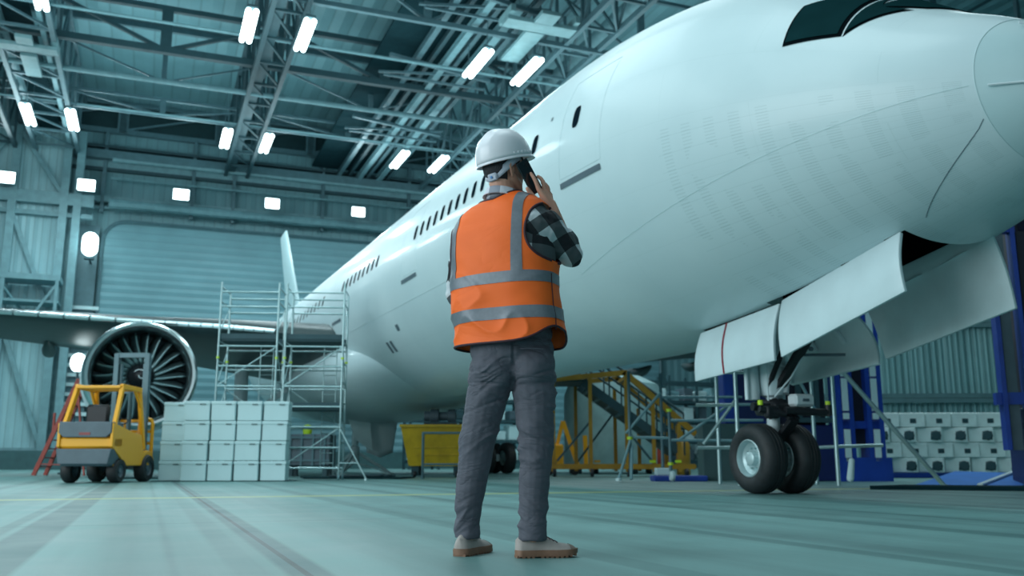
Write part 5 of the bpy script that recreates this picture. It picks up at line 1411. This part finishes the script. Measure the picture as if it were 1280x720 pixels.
# --- trousers
T = MB()
T.ell(V((-.0,-.005,.915)), (.193,.145,.13)); T.ell(V((-.0,-.0,.99)), (.188,.142,.10)); T.ell(V((-.078,-.030,.835)), (.105,.105,.115)); T.ell(V((.090,-.055,.835)), (.108,.105,.115))
T.ell(V((.0,.0,.985)), (.185,.13,.06))
T.chain([(V((-.088,.0,.82)),.108),(V((-.118,.02,.68)),.094),(KNL,.081),(KNL.lerp(ANL,.45)+V((-.008,0,0)),.069),(ANL+V((.002,0,.05)),.057)]); T.cyl(ANL+V((.0,0,-.012)), ANL+V((0,0,.07)), .0585, 28)
T.chain([(V((.090,-.02,.82)),.110),(V((.104,-.02,.68)),.095),(KNR+V((.0,0,.02)),.078),(KNR.lerp(ANR,.5),.067),(ANR+V((.002,0,.05)),.060)]); T.cyl(ANR+V((.002,0,-.012)), ANR+V((.002,0,.07)), .0615, 28)
def td(co, n):
    x, y, z = co
    leg_ = -1 if x < -.01-(.06 if z < .5 else 0) else 1
    d = 0
    # soft folds running across each leg, gathering at the knee, the hem and under the seat
    k = .35+.9*math.exp(-((z-.50)/.12)**2)+1.0*math.exp(-((z-.15)/.10)**2)+.8*math.exp(-((z-.74)/.09)**2)
    msk = .35+1.3*max(0, noise.noise(V((x*6+leg_*5, y*6, z*5)))+.25)
    u = z+leg_*x*.5+.03*noise.noise(V((x*12, y*12, z*6)))
    r = noise.noise(V((x*4, y*4+leg_*3, u*15))); r2 = noise.noise(V((x*9+7, y*9, u*34))); r3 = noise.noise(V((x*6-3, y*6, (z-leg_*x*1.1)*9)))
    d += k*msk*(.0075*(max(0, 1-abs(r)*2.6))**1.3+.0028*(max(0, 1-abs(r2)*2.5))-.003)+.006*r3
    for zc, tl, wd_ in ((.742,.10,.006),(.760,.28,.006),(.70,-.35,.007),(.66,.45,.006)):
        if y < .03: d -= .0065*math.exp(-((z-zc-leg_*x*tl)/wd_)**2)*max(0, min(1, .5+2*noise.noise(V((x*11+zc*9, 0, 2)))))
    # seat seam
    d -= .008*math.exp(-((x-.006)/.008)**2)*(1 if y < 0 and z > .72 else 0)
    return d
tr = remeshed(T, 'trousers', .0042, 12, td, person, M['trouser'])
w = MB(); w.grid(lambda i, j: V((.035+.105*i, -.158-.012*sin(pi*i), .90-.0*j-.002*i+.004*j)), 12, 3); obj('back_pocket', w, M['trouser'], tr, solid=.004)

# --- shoes
def shoe(A, F, nm2):
    R_ = V((F.y, -F.x, 0)); o = V((A.x, A.y, 0))-F*.075
    halfw = spline([(0,.008),(.0015,.014),(.006,.024),(.02,.036),(.06,.037),(.12,.036),(.18,.048),(.22,.050),(.255,.040),(.268,.026),(.275,.014),(.278,.005)])
    top = spline([(0,.075),(.02,.092),(.05,.098),(.09,.100),(.12,.095),(.155,.078),(.19,.063),(.23,.056),(.255,.048),(.272,.036),(.278,.028)])
    w = MB(); nn = 24; st = [0,.0015,.004,.008,.013,.02,.028,.037,.05,.06,.07,.08,.09,.10,.11,.12,.13,.14,.15,.16,.17,.18,.19,.20,.21,.22,.23,.238,.245,.252,.258,.263,.268,.271,.274,.2765,.278]
    for s_ in st:
        for k in range(nn):
            a = 2*pi*k/nn; hw = halfw(s_); t_ = top(s_); zc = .028; c = cos(a); s2 = sin(a)
            x = hw*math.copysign(abs(c)**.8, c); z = zc+(t_-zc)*max(0, s2)**1.0 if s2 > 0 else zc+.01*s2
            if s2 > 0: x *= (1-.35*s2**2)
            w.v.append(tuple(o+F*s_+R_*x+V((0,0,z))))
    for j in range(len(st)-1):
        for k in range(nn): w.f.append((j*nn+k, j*nn+(k+1) % nn, (j+1)*nn+(k+1) % nn, (j+1)*nn+k)); w.m.append(0)
    w.f.append(tuple(range(nn))); w.f.append(tuple((len(st)-1)*nn+k for k in range(nn))); w.m += [0, 0]
    sh = obj('shoe', w, M['shoe'], person, ang=50)
    # lugged gum sole
    w = MB()
    outl = []
    for s_ in st: outl.append((s_, halfw(s_)+.004))
    pts = [(-.003, 0)]+[(s_, x) for s_, x in outl]+[(.283, 0)]+[(s_, -x) for s_, x in outl[::-1]]
    def P(s_, x, z): return o+F*s_+R_*x+V((0,0,z))
    lv = [(.006,0),(.026,.001),(.033,-.002)]
    for z, g in lv:
        for s_, x in pts: w.v.append(tuple(P(s_, x+(g if x > 0 else -g if x < 0 else 0), z+(.012*max(0,(s_-.2)/.08) if z < .01 else .004*max(0,(s_-.2)/.08)))))
    n = len(pts)
    for j in range(2):
        for k in range(n): w.f.append((j*n+k, j*n+(k+1) % n, (j+1)*n+(k+1) % n, (j+1)*n+k)); w.m.append(0)
    w.f.append(tuple(range(n))[::-1]); w.f.append(tuple(2*n+k for k in range(n))); w.m += [0, 0]
    for s_ in [.008+.021*k for k in range(13)]:
        if .085 < s_ < .11: continue
        hw = halfw(s_)+.004; w.box(P(s_, 0, .005+.010*max(0,(s_-.2)/.08)), (hw*2, .012, .011), M=Matrix((R_, F, V((0,0,1)))).transposed())
    obj('sole', w, M['sole'], sh, ang=45)
    w = MB()
    for k in range(5):
        s_ = .118+.015*k; zt = top(s_)+.002; w.tube([P(s_-.004,-.018,zt-.006), P(s_,0,zt), P(s_+.006,.018,zt-.006)], .0028, 6)
    w.tube([P(.112,-.01,.1),P(.10,-.03,.097),P(.118,-.035,.088)], .0025, 6); w.tube([P(.112,.01,.1),P(.10,.03,.097),P(.118,.035,.088)], .0025, 6)
    obj('laces', w, M['trim'], sh)
    w = MB(); w.grid(lambda i, j: (lambda s_, a: P(s_, (halfw(s_)+.002)*cos(a)*(1-.35*sin(a)**2), .03+(top(s_)+.002-.03)*sin(a)))(.238+.036*j, pi*i), 16, 8); obj('toe_cap', w, mat('toe cap rubber', (.20,.14,.11), .6), sh)
    return sh
shoe(ANL, FL, 'l'); shoe(ANR, FR, 'r')

# --- the phone (held, so a thing of its own)
ph_o = thing('smartphone', 'black smartphone held against the right ear below the white helmet', 'phone', PX+PC)
w = MB(); PM = Matrix((PW, PL, PN)).transposed(); w.box((0,0,0), (.080,.166,.009), M=PM, ch=.003); case = obj('phone_body', w, mat('black phone glass', (.010,.016,.022), .25, 0, .05, coat=.4), ph_o, smooth=False)
w = MB(); w.box(PN*-.0050, (.074,.158,.001), M=PM); obj('screen', w, M['glass'], ph_o, smooth=False)
w = MB(); w.box(PN*.0055-PL*.058-PW*.02, (.022,.026,.002), M=PM, ch=.0008); obj('camera_bump', w, M['black'], ph_o, smooth=False)
